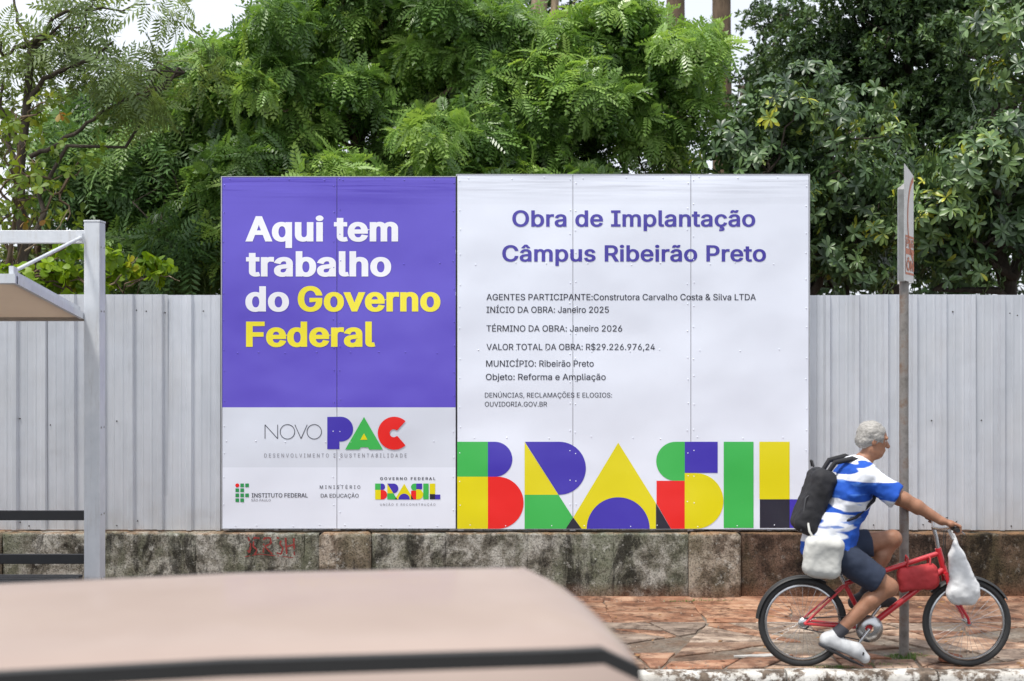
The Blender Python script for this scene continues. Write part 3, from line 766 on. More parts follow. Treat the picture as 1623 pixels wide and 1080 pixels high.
MB().box((-3.2 + PW + .001, .02, CAMH + (CY - 385) * SY / F), (-.001, .12, CAMH + (CY - 365) * SY / F), bev=.003).build('top_beam', M_steel, bs)
mb = MB()
for z in (.42, .9, 1.55, 2.42, 2.9):
    for yy in (.035, .11): mb.lathe([(.0, .006), (.006, .0055), (.0095, .002), (.0095, 0)], (PW, yy, z), 'x', 8)
mb.build('bolts', M_back, bs, kind='stuff')
# canopy: rises towards the road
zr = CAMH + (CY - 505) * SY / F; zf = 2.575; yf = 9.08 - SY; xr, xl = -.002, -3.4
def cpt(x, t, dz): return (x, .02 + (yf - .02) * t, zr + (zf - zr) * t + dz)
def slabq(name, x0, x1, t0, t1, d0, d1, mat, mat_i=None):
    mb = MB(); V = [cpt(x, t, d) for x in (x0, x1) for t in (t0, t1) for d in (d0, d1)]
    mb.add(V, [(0, 1, 3, 2), (4, 6, 7, 5), (0, 4, 5, 1), (2, 3, 7, 6), (0, 2, 6, 4), (1, 5, 7, 3)]); return mb.build(name, mat, bs)
slabq('ceiling_panel', xl + .03, xr - .03, .02, .98, .004, .012, M_cream)
slabq('roof_sheet', xl + .02, xr - .02, .01, .99, .03, .038, M_milky)
for (x0, x1) in ((xr - .028, xr), (xl, xl + .028)): slabq('side_edge', x0, x1, 0, 1, -.008, .042, M_steel)
slabq('rear_edge', xl, xr, -.02, .012, -.016, .028, M_trim); slabq('front_edge', xl, xr - .0, .985, 1.02, -.01, .05, M_steel)
for dx in (0, -3.2):
    slabq('bracket', dx - .06 - .0, dx - .03, .93, .985, .045, .11, M_steel)
    a_ = Vector(cpt(dx - .045, .95, .085)); b_ = Vector((dx - .02, -.012, CAMH + (CY - 377) * SY / F))
    MB().tube([a_, b_], .0125, 10).build('tie_rod', M_steel, bs)
    MB().box((dx - .035, -.03, b_.z - .03), (dx - .004, -.0, b_.z + .03)).build('rod_lug', M_steel, bs)
    slabq('roof_arm', dx - .035 - .03, dx - .035 + .003, .0, .93, .043, .085, M_steel)
for ya, yb in ((809, 824), (878, 893)):
    z1_b, z0_b = CAMH + (CY - ya) * 10.6 / F, CAMH + (CY - yb) * 10.6 / F
    MB().box((-3.2 + PW + .002, .06, z0_b), (-.002, .1, z1_b), bev=.003).build('back_rail', M_blk, bs)
for k in range(5): MB().box((-3.08, -.36 + k * .085, .43), (-.02, -.30 + k * .085, .45), bev=.003).build('seat_slat', M_blk, bs)
for x in (-3.06, -1.6, -.06): MB().box((x, -.36, .385), (x + .03, .06, .4295), bev=.002).build('seat_bracket', M_blk, bs)
for x in (-3.06, -1.6, -.06): MB().box((x, -.2, .001), (x + .03, -.17, .384), bev=.002).build('leg', M_blk, bs)
# ================= VEGETATION =================
def leafmat(name, stops, rough=.45, trans=.35, spec=.4, tcol=None):
    n = NT(name); at = n.n('ShaderNodeAttribute', attribute_name='tint'); c = n.ramp(at.outputs['Fac'], stops)
    v = n.coord('Object'); c = n.mix(1, c, n.ramp(n.noise(v, 3, 4), [(.3, .8), (.7, 1.15)]), 'MULTIPLY')
    n.col(c); n.set(rough, 0, spec)
    tr = n.n('ShaderNodeBsdfTranslucent'); n.l(n.mix(1, c, tcol or (1.3, 1.2, .6), 'MULTIPLY'), tr.inputs[0])
    mx = n.n('ShaderNodeMixShader'); mx.inputs[0].default_value = trans
    n.l(n.b.outputs[0], mx.inputs[1]); n.l(tr.outputs[0], mx.inputs[2]); n.l(mx.outputs[0], n.out.inputs[0]); return n.m
def bark(name, c1, c2, sc=14):
    n = NT(name); v = n.coord('Object', (1, 1, .25)); n.col(n.ramp(n.noise(v, sc, 8, .7), [(.3, c1), (.7, c2)])); n.set(.9); n.bump(n.noise(v, sc * 2, 8, .7), .9, .015); return n.m
B_dark = bark('dark_bark', (.03, .022, .016), (.10, .08, .06)); B_pale = bark('pale_bark', (.15, .11, .07), (.40, .31, .21)); B_brown = bark('brown_bark', (.06, .04, .025), (.2, .14, .09))
G_feather = leafmat('feathery_green_leaf', [(0, (.045, .10, .028)), (.3, (.13, .24, .06)), (.6, (.26, .42, .105)), (1, (.46, .62, .16))], .34, .4, .6, (1.2, 1.2, .65))
G_blue = leafmat('deep_green_leaf', [(0, (.04, .09, .033)), (.5, (.10, .20, .06)), (1, (.24, .38, .10))], .4, .3)
G_olive = leafmat('olive_feathery_leaf', [(0, (.07, .11, .045)), (.5, (.16, .23, .08)), (1, (.28, .38, .12))], .5, .35)
G_rose = leafmat('leathery_leaf', [(0, (.03, .06, .028)), (.4, (.085, .155, .055)), (.75, (.17, .27, .09)), (.88, (.27, .38, .08)), (1, (.55, .55, .05))], .4, .18, .6)
G_lime = leafmat('lime_round_leaf', [(0, (.08, .16, .012)), (.5, (.19, .32, .02)), (.85, (.32, .46, .03)), (1, (.42, .36, .03))], .45, .45)
G_sparse = leafmat('sparse_yellowing_leaf', [(0, (.09, .15, .025)), (.5, (.18, .28, .035)), (.85, (.30, .34, .05)), (1, (.34, .18, .05))], .5, .4)
G_pale = leafmat('olive_small_leaf', [(0, (.07, .11, .03)), (.6, (.15, .21, .06)), (1, (.26, .28, .09))], .5, .4)
G_fine = leafmat('fine_dark_leaf', [(0, (.02, .04, .02)), (.6, (.06, .115, .04)), (1, (.14, .23, .07))], .45, .25)

def frond_t(L=.34, pairs=9, pl=.10, pw=.020, droop=.10):
    V = []; Fq = []
    def quad(a, b, wd, up=(0, 0, 1)):
        a = np.array(a, float); b = np.array(b, float); d = b - a; s_ = np.cross(d, up); s_ /= np.linalg.norm(s_) + 1e-9
        m = a + d * .5; i = len(V); V.extend([a, m + s_ * wd / 2, b, m - s_ * wd / 2]); Fq.append((i, i + 1, i + 2, i + 3))
    P = lambda t: np.array([L * t, 0, .05 * L * math.sin(t * 3.0) - droop * t * t])
    for k in range(2): quad(P(k / 2), P((k + 1) / 2), .006)
    for k in range(pairs):
        t = .14 + .84 * k / (pairs - 1); p = P(t); l = pl * (.55 + .9 * math.sin(math.pi * min(1, t * .85 + .12))) * .8
        for s_ in (-1, 1):
            d = np.array([.55, s_ * .85, -.22]); d /= np.linalg.norm(d); quad(p, p + d * l, pw)
    quad(P(.97), P(.97) + np.array([pl * .8, 0, -.02]), pw)
    return np.array(V), np.array(Fq)
def leaf_t(L=.12, Wd=.045, fold=.25, curl=.2, n=3):
    """folded, drooping obovate leaf with a short stalk; quads"""
    V = []; Fq = []
    ts = [.0, .35, .74, 1.0]; ws = [.12, .7, 1.0, .38]
    for t, q in zip(ts, ws):
        z = -curl * L * t * t
        V += [(L * t, -Wd / 2 * q, z + fold * Wd / 2 * q), (L * t, 0, z), (L * t, Wd / 2 * q, z + fold * Wd / 2 * q)]
    for k in range(3):
        for j in range(2): a = k * 3 + j; Fq.append((a, a + 1, a + 4, a + 3))
    return np.array(V, float), np.array(Fq)
def leaf_min(L, Wd):
    return np.array([(0, 0, 0), (L * .5, -Wd / 2, .1 * Wd), (L, 0, -.15 * L), (L * .5, Wd / 2, .1 * Wd)], float), np.array([(0, 1, 2, 3)])
def frames(D, roll, U=None):
    """rotation matrices taking +x to D, with leaf faces turned upwards as far as possible, then rolled"""
    D = D / (np.linalg.norm(D, axis=1, keepdims=True) + 1e-9); U = np.tile([0., 0., 1.], (len(D), 1)) if U is None else U; Y = np.cross(U, D); ny = np.linalg.norm(Y, axis=1, keepdims=True)
    Y = np.where(ny < .05, np.array([[0., 1., 0.]]), Y / (ny + 1e-9)); Z = np.cross(D, Y)
    c, s_ = np.cos(roll)[:, None], np.sin(roll)[:, None]; Y2 = Y * c + Z * s_; Z2 = Z * c - Y * s_
    return np.stack([D, Y2, Z2], -1)
def scatter(tmpl, P, D, S, roll, tint, U=None):
    tv, tf = tmpl; M = frames(D, roll, U) * S[:, None, None]
    V = np.einsum('nij,kj->nki', M, tv) + P[:, None, :]
    k = len(tv); Fq = (np.arange(len(P)) * k)[:, None, None] + tf[None]
    return V.reshape(-1, 3), Fq.reshape(-1, tf.shape[1]), np.repeat(tint, k)
def fan(P, N, k, spread, rng_):
    """k leaf directions round each twig end P heading N"""
    n = len(P); az = (np.arange(k)[None] + rng_.uniform(0, 1, (n, 1))) * (2 * math.pi / k) + rng_.normal(0, .25, (n, k))
    el = rng_.normal(spread, .22, (n, k)); N = N / np.linalg.norm(N, axis=1, keepdims=True)
    A = np.cross(N, np.array([.3, .2, 1.])); A /= np.linalg.norm(A, axis=1, keepdims=True); B = np.cross(N, A)
    D = N[:, None] * np.cos(el)[..., None] + (A[:, None] * np.cos(az)[..., None] + B[:, None] * np.sin(az)[..., None]) * np.sin(el)[..., None]
    return np.repeat(P, k, 0), D.reshape(-1, 3)
def ell(px, py, D, rx, ry, rd):   # an ellipsoid given where the photograph shows it, at distance D
    c = W(px, py, D); return np.array(c), np.array([rx * D / F, rd, ry * D / F])
def lobes(crowns, per, seed, rmin=.3, rmax=.52, bias=.45):
    g = np.random.default_rng(seed); out = []
    for (c, r) in crowns:
        m = max(3, int(per * (r[0] * r[1] * r[2]) ** (1 / 1.25)))
        for _ in range(m):
            d = g.normal(size=3); d /= np.linalg.norm(d); out.append((c + d * r * (g.uniform(0, 1) ** bias) * .92, g.uniform(rmin, rmax), g.uniform(0, 1)))
    return out
def lobe_points(lb, dens, g, flat=.6, up=.25, inner=.2):
    P = []; N = []; T = []
    for c, r, t in lb:
        m = max(3, int(dens * r * r * 12)); d = g.normal(size=(m, 3)); d[:, 2] += up; d /= np.linalg.norm(d, axis=1, keepdims=True)
        rad = np.where(g.uniform(size=m) < inner, g.uniform(.2, .8, m), g.uniform(.8, 1.05, m))[:, None] * r
        P.append(c + d * rad * np.array([1, 1, flat])); N.append(d * np.array([1, 1, .6]) + np.array([0, 0, .12])); T.append(np.clip(t * .55 + g.normal(.22, .13, m), 0, 1))
    return np.concatenate(P), np.concatenate(N), np.concatenate(T)
def limb_path(a, b, g, k=7, wob=.12, arch=.3):
    a = np.array(a, float); b = np.array(b, float); L = np.linalg.norm(b - a); o1 = g.normal(0, wob * L / 3, (k, 3)); P = []
    for i in range(k):
        t = i / (k - 1); p = a + (b - a) * t; p = p + np.array([0, 0, arch * L * math.sin(math.pi * t) * .35]) + o1[i] * math.sin(math.pi * t); P.append(p)
    return P
def tree(name, label, base, trunk_top, crowns, leafset, barkmat, seed, lean=(0, 0), tr=.14, per=26, dens=26, group=None, lob=(.3, .52), nbr=12, kleaf=6, spread=1.05, flat=.6, crown_name='foliage', extra=None, up=.25, front=None):
    g = np.random.default_rng(seed); bx_, by_ = base
    t = thing(name, label, 'tree', (bx_, by_, -.02), 0, group); B = np.array([bx_, by_, -.02])
    top = np.array(trunk_top, float)
    tp = limb_path((bx_, by_, -.05), top, g, 9, .08, 0)
    mb = MB(); mb.tube([Vector(p - B) for p in tp], [tr * (1.25 if i == 0 else 1 - .5 * i / 8) for i in range(9)], 10); mb.build('trunk', barkmat, t)
    lb = lobes(crowns, per, seed, *lob)
    order = sorted(lb, key=lambda q: -q[1])[:nbr * 4]; g.shuffle(order) if False else None
    ends = [order[i] for i in range(0, len(order), 4)][:nbr]
    for (c, r, _) in ends:
        s_ = tp[int(g.integers(4, 9))]; P = limb_path(s_, c, g, 8, .25, .25); mb = MB(); r0 = tr * .42
        mb.tube([Vector(p - B) for p in P], [r0 * (1 - .8 * i / 7) for i in range(8)], 7); mb.build('branch', barkmat, t)
    # twigs joining lobes to their nearest branch end, one part
    mb = MB(); E_ = np.array([e[0] for e in ends])
    for (c, r, _) in lb:
        e = E_[np.argmin(np.linalg.norm(E_ - c, axis=1))]
        if np.linalg.norm(e - c) < .05: continue
        P = limb_path(e, c, g, 5, .3, .15); mb.tube([Vector(p - B) for p in P], [.016, .013, .011, .009, .006], 4, cap=False)
    mb.build('twigs', barkmat, t, kind='stuff')
    P, N, T = lobe_points(lb, dens, g, flat, up)
    Vs, Fs, Ts = [], [], []; nv = 0
    P2, D2 = fan(P, N, kleaf, spread, g); hint = leafset.get('face', .5); Nn = N / np.linalg.norm(N, axis=1, keepdims=True); U2 = np.repeat(Nn * hint + np.array([0, 0, 1 - hint]), kleaf, 0); T2 = np.clip(np.repeat(T, kleaf) + g.normal(0, leafset.get('tv', .07), len(P2)), 0, 1)
    D2[:, 2] -= leafset.get('sag', .15)
    S = g.uniform(.65, 1.25, len(P2)); roll = g.normal(0, leafset.get('roll', .35), len(P2))
    mask = np.ones(len(P2), bool)
    if front:                                    # the largest-looking leaves become single objects
        q = P2; D_ = q[:, 1]; px = CX + q[:, 0] * F / D_; py = CY - (q[:, 2] - CAMH) * F / D_
        ok = (px > 2) & (px < 1620) & (py > 2) & (py < 460) & ~((px > 352) & (px < 1282) & (py > 278))
        idx = np.where(ok)[0]; idx = idx[np.argsort(D_[idx] / S[idx])][:front]; mask[idx] = False
        Mx = frames(D2[idx], roll[idx], U2[idx]); meshes = []
        for q_ in range(10):
            tv, tf = leafset['t']; me_o = npmesh('leaf', tv, tf, leafset['m'], t, True, attr=np.full(len(tv), (q_ + .5) / 10)); meshes.append(me_o.data); bpy.data.objects.remove(me_o)
        for i_, k_ in enumerate(idx):
            o = link(bpy.data.objects.new('leaf', meshes[min(9, int(T2[k_] * 10))]), t)
            m4 = Matrix([[*(Mx[i_][r_] * S[k_]), P2[k_][r_] - B[r_]] for r_ in range(3)] + [[0, 0, 0, 1]]); o.matrix_local = m4
    V, Fq, Tt = scatter(leafset['t'], P2[mask] - B, D2[mask], S[mask], roll[mask], T2[mask], U2[mask])
    npmesh(crown_name, V, Fq, leafset['m'], t, True, 'stuff', Tt)
    return t
LS_feather = {'t': frond_t(.22, 7, .066, .0275, .11), 'm': G_feather, 'sag': .45, 'roll': .45}
LS_dark = {'t': frond_t(.32, 7, .10, .028, .16), 'm': G_blue, 'sag': .4, 'roll': .5}
LS_olive = {'t': frond_t(.36, 8, .10, .024, .1), 'm': G_olive, 'sag': .12, 'roll': .3}
LS_fine = {'t': leaf_min(.085, .034), 'm': G_fine, 'sag': .1, 'roll': .8}
LS_rose = {'t': leaf_t(.096, .036, .3, .3), 'm': G_rose, 'sag': .05, 'roll': .2, 'face': .8, 'tv': .13}
LS_rose2 = {'t': leaf_t(.106, .040, .3, .3), 'm': G_rose, 'sag': .08, 'roll': .2, 'face': .8, 'tv': .13}

# bright feathery trees in the middle
tree('feathery_tree', 'bright green feathery-leaved tree filling the space above the purple billboard', (-1.9, 15.9), W(560, 150, 15.8),
     [ell(480, 170, 15.6, 150, 170, 1.2), ell(690, 130, 15.8, 170, 190, 1.4), ell(540, 350, 14.7, 180, 110, .9), ell(720, 300, 15.0, 160, 130, 1.1), ell(400, 320, 15.2, 90, 120, .9), ell(350, 130, 15.9, 70, 80, .8), ell(640, -20, 16, 190, 90, 1.2)],
     LS_feather, B_brown, 3, tr=.13, per=23, dens=18, kleaf=7, nbr=14, lob=(.22, .46), up=.5)
tree('feathery_tree', 'bright green feathery-leaved tree with pale twigs behind the left half of the white billboard', (1.0, 16.2), W(930, 130, 16),
     [ell(930, 150, 15.6, 140, 110, 1.2), ell(1060, 150, 15.2, 100, 90, 1.0), ell(940, 340, 14.9, 130, 100, 1.0), ell(830, 230, 15.3, 110, 130, 1.1), ell(1070, 330, 15.6, 70, 90, .9), ell(1000, 60, 15.8, 120, 50, .9)],
     LS_feather, B_brown, 8, tr=.12, per=23, dens=18, kleaf=7, nbr=12, lob=(.22, .44), up=.5)
# darker feathery tree on the left
tree('dark_feathery_tree', 'dark green feathery tree behind the fence left of the purple billboard', (-4.2, 16.6), W(250, 230, 16.6),
     [ell(250, 300, 16.3, 110, 140, 1.1), ell(170, 260, 16.8, 90, 130, 1.0), ell(310, 210, 16.6, 90, 80, 1.0), ell(310, 400, 15.6, 80, 80, .8), ell(200, 410, 16.8, 60, 70, .9)],
     LS_dark, B_dark, 15, tr=.12, per=20, dens=9, kleaf=6, nbr=10)
# thin umbrella-like tree at the left edge, trunk crosses the frame
tr_ = tree('umbrella_tree', 'slender tree with dark forking trunk and flat feathery layers at the left edge', (-4.75, 14.0), W(50, 70, 14.0),
     [ell(50, 40, 13.9, 90, 45, .9), ell(180, 25, 13.8, 100, 30, .7), ell(230, 120, 14.0, 70, 28, .6), ell(255, 165, 14.1, 60, 18, .4), ell(20, 110, 14.2, 60, 25, .6), ell(120, 100, 14.3, 40, 16, .4)],
     LS_olive, B_dark, 22, tr=.075, per=10, dens=5, kleaf=5, nbr=5, lob=(.22, .34), flat=.3, spread=1.2, up=.1)
g22 = np.random.default_rng(2)
def branch_to(t, pts, r0, r1, mat, name='branch'):
    B = Vector(t.location); mb = MB(); P = [W(*p) - B for p in pts]; k = len(P)
    Q = []
    for i in range(k - 1):
        for j in range(4):
            q = P[i].lerp(P[i + 1], j / 4); Q.append(q + Vector(g22.normal(0, .008, 3)))
    Q.append(P[-1]); mb.tube(Q, [r0 + (r1 - r0) * i / (len(Q) - 1) for i in range(len(Q))], 7); return mb.build(name, mat, t)
branch_to(tr_, [(48, 160, 14), (70, 125, 13.95), (110, 108, 13.9), (150, 92, 13.9), (180, 66, 13.8)], .030, .010, B_dark)
branch_to(tr_, [(50, 250, 14), (80, 235, 14), (130, 205, 14), (165, 175, 14), (215, 150, 14), (262, 140, 14)], .026, .008, B_dark)
branch_to(tr_, [(46, 70, 14), (28, 35, 14), (20, -20, 14)], .022, .010, B_dark); branch_to(tr_, [(50, 80, 14), (85, 50, 14), (125, 10, 14)], .022, .008, B_dark)
tree('pale_tree', 'soft olive-green fine-leaved tree behind the sparse sapling at the left edge', (-5.3, 17.6), W(60, 250, 17.6),
     [ell(40, 190, 17.5, 110, 70, .9), ell(60, 290, 17.3, 110, 80, .9), ell(110, 210, 17.6, 60, 60, .8), ell(20, 380, 17.3, 90, 60, .9)],
     {'t': leaf_min(.10, .042), 'm': G_pale, 'sag': .2, 'roll': .8}, B_brown, 26, tr=.08, per=18, dens=17, kleaf=6, nbr=8, lob=(.25, .45))
# sparse yellowing sapling
LS_sp = {'t': leaf_t(.085, .05, .15, .2), 'm': G_sparse, 'sag': .3, 'roll': .6}
tree('sparse_sapling', 'thin half-bare sapling with yellow-green and orange leaves at the left edge', (-4.9, 13.4), W(30, 230, 13.4),
     [ell(40, 200, 13.4, 90, 60, .6), ell(30, 290, 13.3, 90, 50, .6), ell(90, 330, 13.3, 60, 30, .4), ell(100, 250, 13.5, 60, 40, .4), ell(20, 360, 13.3, 50, 30, .4)],
     LS_sp, B_brown, 31, tr=.035, per=40, dens=9.0, kleaf=4, nbr=16, lob=(.16, .3), front=120)
# lime shrub on top of the fence line
LS_lime = {'t': leaf_t(.085, .078, .15, .25), 'm': G_lime, 'sag': .35, 'roll': .6}
sh = tree('lime_shrub', 'low shrub with round lime-green leaves showing above the metal fence at left', (-3.9, 12.95), W(130, 480, 12.95),
     [ell(130, 440, 12.9, 150, 38, .4), ell(30, 445, 12.9, 70, 42, .4), ell(235, 445, 12.85, 45, 26, .25), ell(130, 400, 12.95, 110, 14, .3)],
     LS_lime, B_brown, 44, tr=.03, per=110, dens=20, kleaf=5, nbr=8, lob=(.1, .2), spread=1.2, front=300)
for pts in ([(200, 455, 12.9), (235, 440, 12.85), (262, 438, 12.85), (285, 446, 12.85)], [(170, 455, 12.9), (205, 425, 12.9), (218, 408, 12.9)], [(40, 400, 13), (85, 368, 13), (110, 330, 13)]): branch_to(sh, pts, .009, .004, B_pale)
# leathery rosette trees on the right
tree('rosette_tree', 'dark tree with leathery leaf rosettes and yellow tips, behind the white billboard right end', (3.3, 14.9), W(1260, 330, 14.9),
     [ell(1270, 190, 14.4, 120, 85, .9), ell(1200, 230, 14.2, 75, 65, .7), ell(1300, 330, 14.6, 120, 120, .9), ell(1200, 330, 14.5, 60, 80, .7), ell(1380, 280, 14.8, 70, 150, .8), ell(1340, 420, 14.7, 90, 50, .6)],
     LS_rose, B_dark, 51, tr=.12, per=48, dens=14, kleaf=9, nbr=12, lob=(.24, .42), spread=1.2, front=300)
tree('rosette_tree', 'large grey-green tree with leathery leaf rosettes at the right edge behind the sign pole', (5.6, 14.3), W(1560, 300, 14.3),
     [ell(1560, 310, 13.7, 90, 90, .8), ell(1480, 330, 13.9, 60, 80, .7), ell(1600, 250, 13.8, 80, 70, .7), ell(1540, 410, 13.9, 80, 40, .5), ell(1590, 90, 13.9, 60, 80, .6), ell(1680, 330, 14.0, 80, 150, .8), ell(1640, -10, 14.2, 90, 60, .7)],
     LS_rose2, B_dark, 57, tr=.13, per=48, dens=14, kleaf=9, nbr=12, lob=(.24, .44), spread=1.2, front=300)
# fine-leaved dark trees behind, upper right
tree('tall_dark_tree', 'tall dark fine-leaved tree rising at the upper right behind the rosette trees', (4.9, 18.6), W(1400, 60, 18.6),
     [ell(1400, 90, 18.0, 130, 120, 1.4), ell(1290, 110, 18.4, 110, 90, 1.3), ell(1500, 150, 17.5, 120, 130, 1.4), ell(1540, 10, 18.2, 150, 90, 1.4), ell(1400, -40, 18.3, 180, 60, 1.4), ell(1480, 330, 17.5, 180, 140, 1.2)],
     LS_fine, B_dark, 63, tr=.2, per=20, dens=36, kleaf=7, nbr=10, lob=(.3, .6))
tree('small_dark_tree', 'dark fine-leaved tree between the bare trunks and the tall dark tree', (3.2, 20.5), W(1210, 130, 20.5),
     [ell(1215, 120, 20, 80, 60, 1.2), ell(1240, 30, 20.5, 70, 60, 1.0), ell(1180, 200, 19.5, 90, 60, 1.1)],
     LS_fine, B_dark, 67, tr=.15, per=17, dens=24, kleaf=7, nbr=9, lob=(.3, .5))
tree('open_crowned_tree', 'fine-leaved tree with sky showing through its crown, high behind the bright feathery tree', (-2.3, 22), W(560, 120, 22),
     [ell(520, 20, 21.5, 110, 60, 1.3), ell(610, 90, 22, 90, 70, 1.2), ell(800, 30, 22, 120, 60, 1.3), ell(420, 110, 22, 60, 50, 1.0), ell(960, 20, 22, 90, 50, 1.2), ell(700, -40, 22, 200, 60, 1.3)],
     LS_fine, B_brown, 71, tr=.16, per=13, dens=22, kleaf=7, nbr=10, lob=(.3, .55))
# bare trunks high behind
def bare_trunk(label, pts, r0, r1, mat, fork=None):
    b = W(*pts[0]); b.z = -.02; t = thing('bare_tree', label, 'tree', b); mb = MB()
    P = [Vector((0, 0, -.03))] + [W(*p) - b for p in pts]; k = len(P)
    mb.tube(P, [r0 + (r1 - r0) * i / (k - 1) for i in range(k)], 14); mb.build('trunk', mat, t)
    for f_ in (fork or []): branch_to(t, f_, r1 * .9, r1 * .5, mat)
    return t
bare_trunk('straight grey trunk, left one of the two bare trunks at the top beyond the trees', [(1072, 300, 24), (1071, 100, 24), (1070, -300, 24)], .2, .14, B_brown)
bare_trunk('straight brown trunk, right one of the two bare trunks at the top beyond the trees', [(1146, 300, 22), (1144, 100, 22), (1142, -300, 22)], .18, .13, B_brown)
bare_trunk('pale leaning trunk that forks, above the seam between the two billboards', [(868, 330, 18.5), (862, 150, 18.5), (852, 40, 18.5), (860, -60, 18.5), (880, -260, 18.5)], .16, .08, B_pale,
           [[(852, 60, 18.5), (880, 20, 18.5), (884, -60, 18.5)], [(862, 150, 18.5), (920, 60, 18.4), (985, 0, 18.4), (1010, -40, 18.4)], [(860, 120, 18.5), (930, 20, 18.6), (975, -30, 18.6)]])
# far woodland that closes the gaps low down
g = np.random.default_rng(90); n_ = 46000
X = g.uniform(-11, 13, n_); Y = g.uniform(21.5, 27, n_); px = CX + X * F / Y
topz = 3.9 + .9 * np.sin(X * .9 + 1) + .5 * np.sin(X * 2.3) + np.where(px > 1180, 2.2, 0) + np.where((px > 1030) & (px < 1200), .6, 0) - np.where(px < 420, .2, 0)
Z = g.uniform(0, 1, n_) ** .8 * topz
keep = fbm(np.stack([X, Y, Z], -1), .9, 2, 4) > -.75; P = np.stack([X, Y, Z], -1)[keep]
D = g.normal(size=P.shape); D[:, 2] -= .3
V, Fq, Tt = scatter(leaf_min(.22, .09), P, D, g.uniform(.7, 1.4, len(P)), g.normal(0, .8, len(P)), np.clip(g.normal(.35, .2, len(P)), 0, 1))
wd = npmesh('distant_woodland', V, Fq, G_fine, None, True, 'stuff', Tt); tag(wd, 'dark mass of foliage far behind all the other trees', 'woodland'); origin(wd)

# grass at the kerb and the pole foot
n = NT('kerb_grass'); at = n.n('ShaderNodeObjectInfo'); v = n.coord('Object'); n.col(n.ramp(n.noise(v, 20, 3), [(.3, (.05, .12, .02)), (.7, (.16, .26, .04))])); n.set(.6); M_grass = n.m
def tuft(label, cx, cy, rx, ry, cnt, h, seed):
    g = np.random.default_rng(seed); mb = MB()
    for _ in range(cnt):
        a, r_ = g.uniform(0, 6.28), math.sqrt(g.uniform()); x, y = rx * r_ * math.cos(a), ry * r_ * math.sin(a); hh = h * g.uniform(.4, 1.1) * (1.1 - .6 * r_); b = g.uniform(0, 6.28); ln = g.uniform(.2, .9) * hh; w_ = .0022
        dx, dy = math.cos(b), math.sin(b)
        mb.add([(x - dy * w_, y + dx * w_, 0), (x + dy * w_, y - dx * w_, 0), (x + dx * ln * .45 + dy * w_ * .7, y + dy * ln * .45 - dx * w_ * .7, hh * .6), (x + dx * ln * .45 - dy * w_ * .7, y + dy * ln * .45 + dx * w_ * .7, hh * .6), (x + dx * ln, y + dy * ln, hh * .8)], [(0, 1, 2, 3), (3, 2, 4)])
    o = mb.build('grass_tuft', M_grass, kind='stuff'); o.location = (cx, cy, -.008); tag(o, label, 'grass'); return o
tuft('strip of short bright grass by the kerb under the bicycle', 2.16, 9.47, .19, .045, 900, .035, 1)
tuft('dry grass round the foot of the sign pole', PX_ + .02, PY_ - .03, .16, .09, 420, .05, 2)
tuft('small weeds in the joint along the foot of the brown wall', 1.6, 11.86, .35, .02, 260, .05, 3)
tuft('sparse grass between pole foot and kerb', 2.5, 9.56, .22, .05, 260, .03, 4)
# ================= CAR in the near lane =================
n = NT('beige_pearl_paint'); v = n.coord('Object'); n.col(n.ramp(n.noise(v, 2, 3), [(.3, (.315, .24, .205)), (.7, (.36, .28, .24))])); n.set(.62, .05); n.b.inputs['Coat Weight'].default_value = .12; n.b.inputs['Coat Roughness'].default_value = .1
M_paint = n.m
M_glass = NT('tinted_glass'); M_glass.col((.02, .022, .024)); M_glass.set(.06, 0, .8); M_glass = M_glass.m
M_rub = simple('black_rubber', (.02, .02, .02), .55); M_rim = simple('alloy_rim', (.5, .5, .52), .35, .8); M_lamp = simple('clear_lamp', (.7, .7, .7), .15); M_tail = simple('red_lamp', (.45, .02, .02), .2)
yaw = R(9.5)
CW = 1.78; CL = 4.3
# car frame: u = along the car (rear +u), v = across (away from camera +v), z above the road
rear_far = W(985, 884, 4.05)
ctr = Vector((-1.85, 3.17, -.135))
car = thing('parked_car', 'pale beige high-roofed car in the near lane, only its roof in view', 'car', ctr, yaw)
car.name = 'car'
ROOFZ = 1.70
def rooftop(u):  # side profile of the roof, u from -2.15 (front) to 2.15 (rear)
    pts = [(-2.15, .62), (-2.1, .80), (-1.5, .98), (-1.15, 1.04), (-.62, 1.60), (-.3, 1.665), (.4, 1.70), (1.2, 1.715), (1.98, 1.71), (2.06, 1.67), (2.09, 1.56), (2.12, 1.05), (2.14, .9), (2.15, .62)]
    return np.interp(u, [p[0] for p in pts], [p[1] for p in pts])
us = np.concatenate([[-2.15, -2.12, -2.05], np.linspace(-1.9, 1.7, 37), [1.8, 1.9, 1.98, 2.03, 2.06, 2.085, 2.1, 2.12, 2.15]])
def section(u):
    """half outline from the sill to the centre line: (v, z)"""
    zt = rooftop(u); taper = 1 - .10 * max(0, (-u - 1.5) / .65) ** 2 - .06 * max(0, (u - 1.6) / .55) ** 2; hw = CW / 2 * taper
    belt = min(.98, zt - .02); P = [(hw * .95, .22), (hw, .38), (hw * 1.0, .62), (hw * .985, belt * .93), (hw * .965, belt)]
    if zt > 1.1:
        e = (zt - belt); rw = .53 * (.985 if u > 1.9 else 1)
        P += [(rw + (hw * .95 - rw) * .5, belt + e * .52), (rw + .045, zt - .085), (rw + .01, zt - .04), (rw - .03, zt - .018), (rw * .8, zt - .006), (rw * .45, zt + .004), (0, zt + .008)]
    else:
        P += [(hw * .93, belt + .008), (hw * .88, zt - .008), (hw * .8, zt - .002), (hw * .7, zt), (hw * .5, zt + .006), (hw * .25, zt + .01), (0, zt + .012)]
    return P
secs = [section(u) for u in us]; K = len(secs[0])
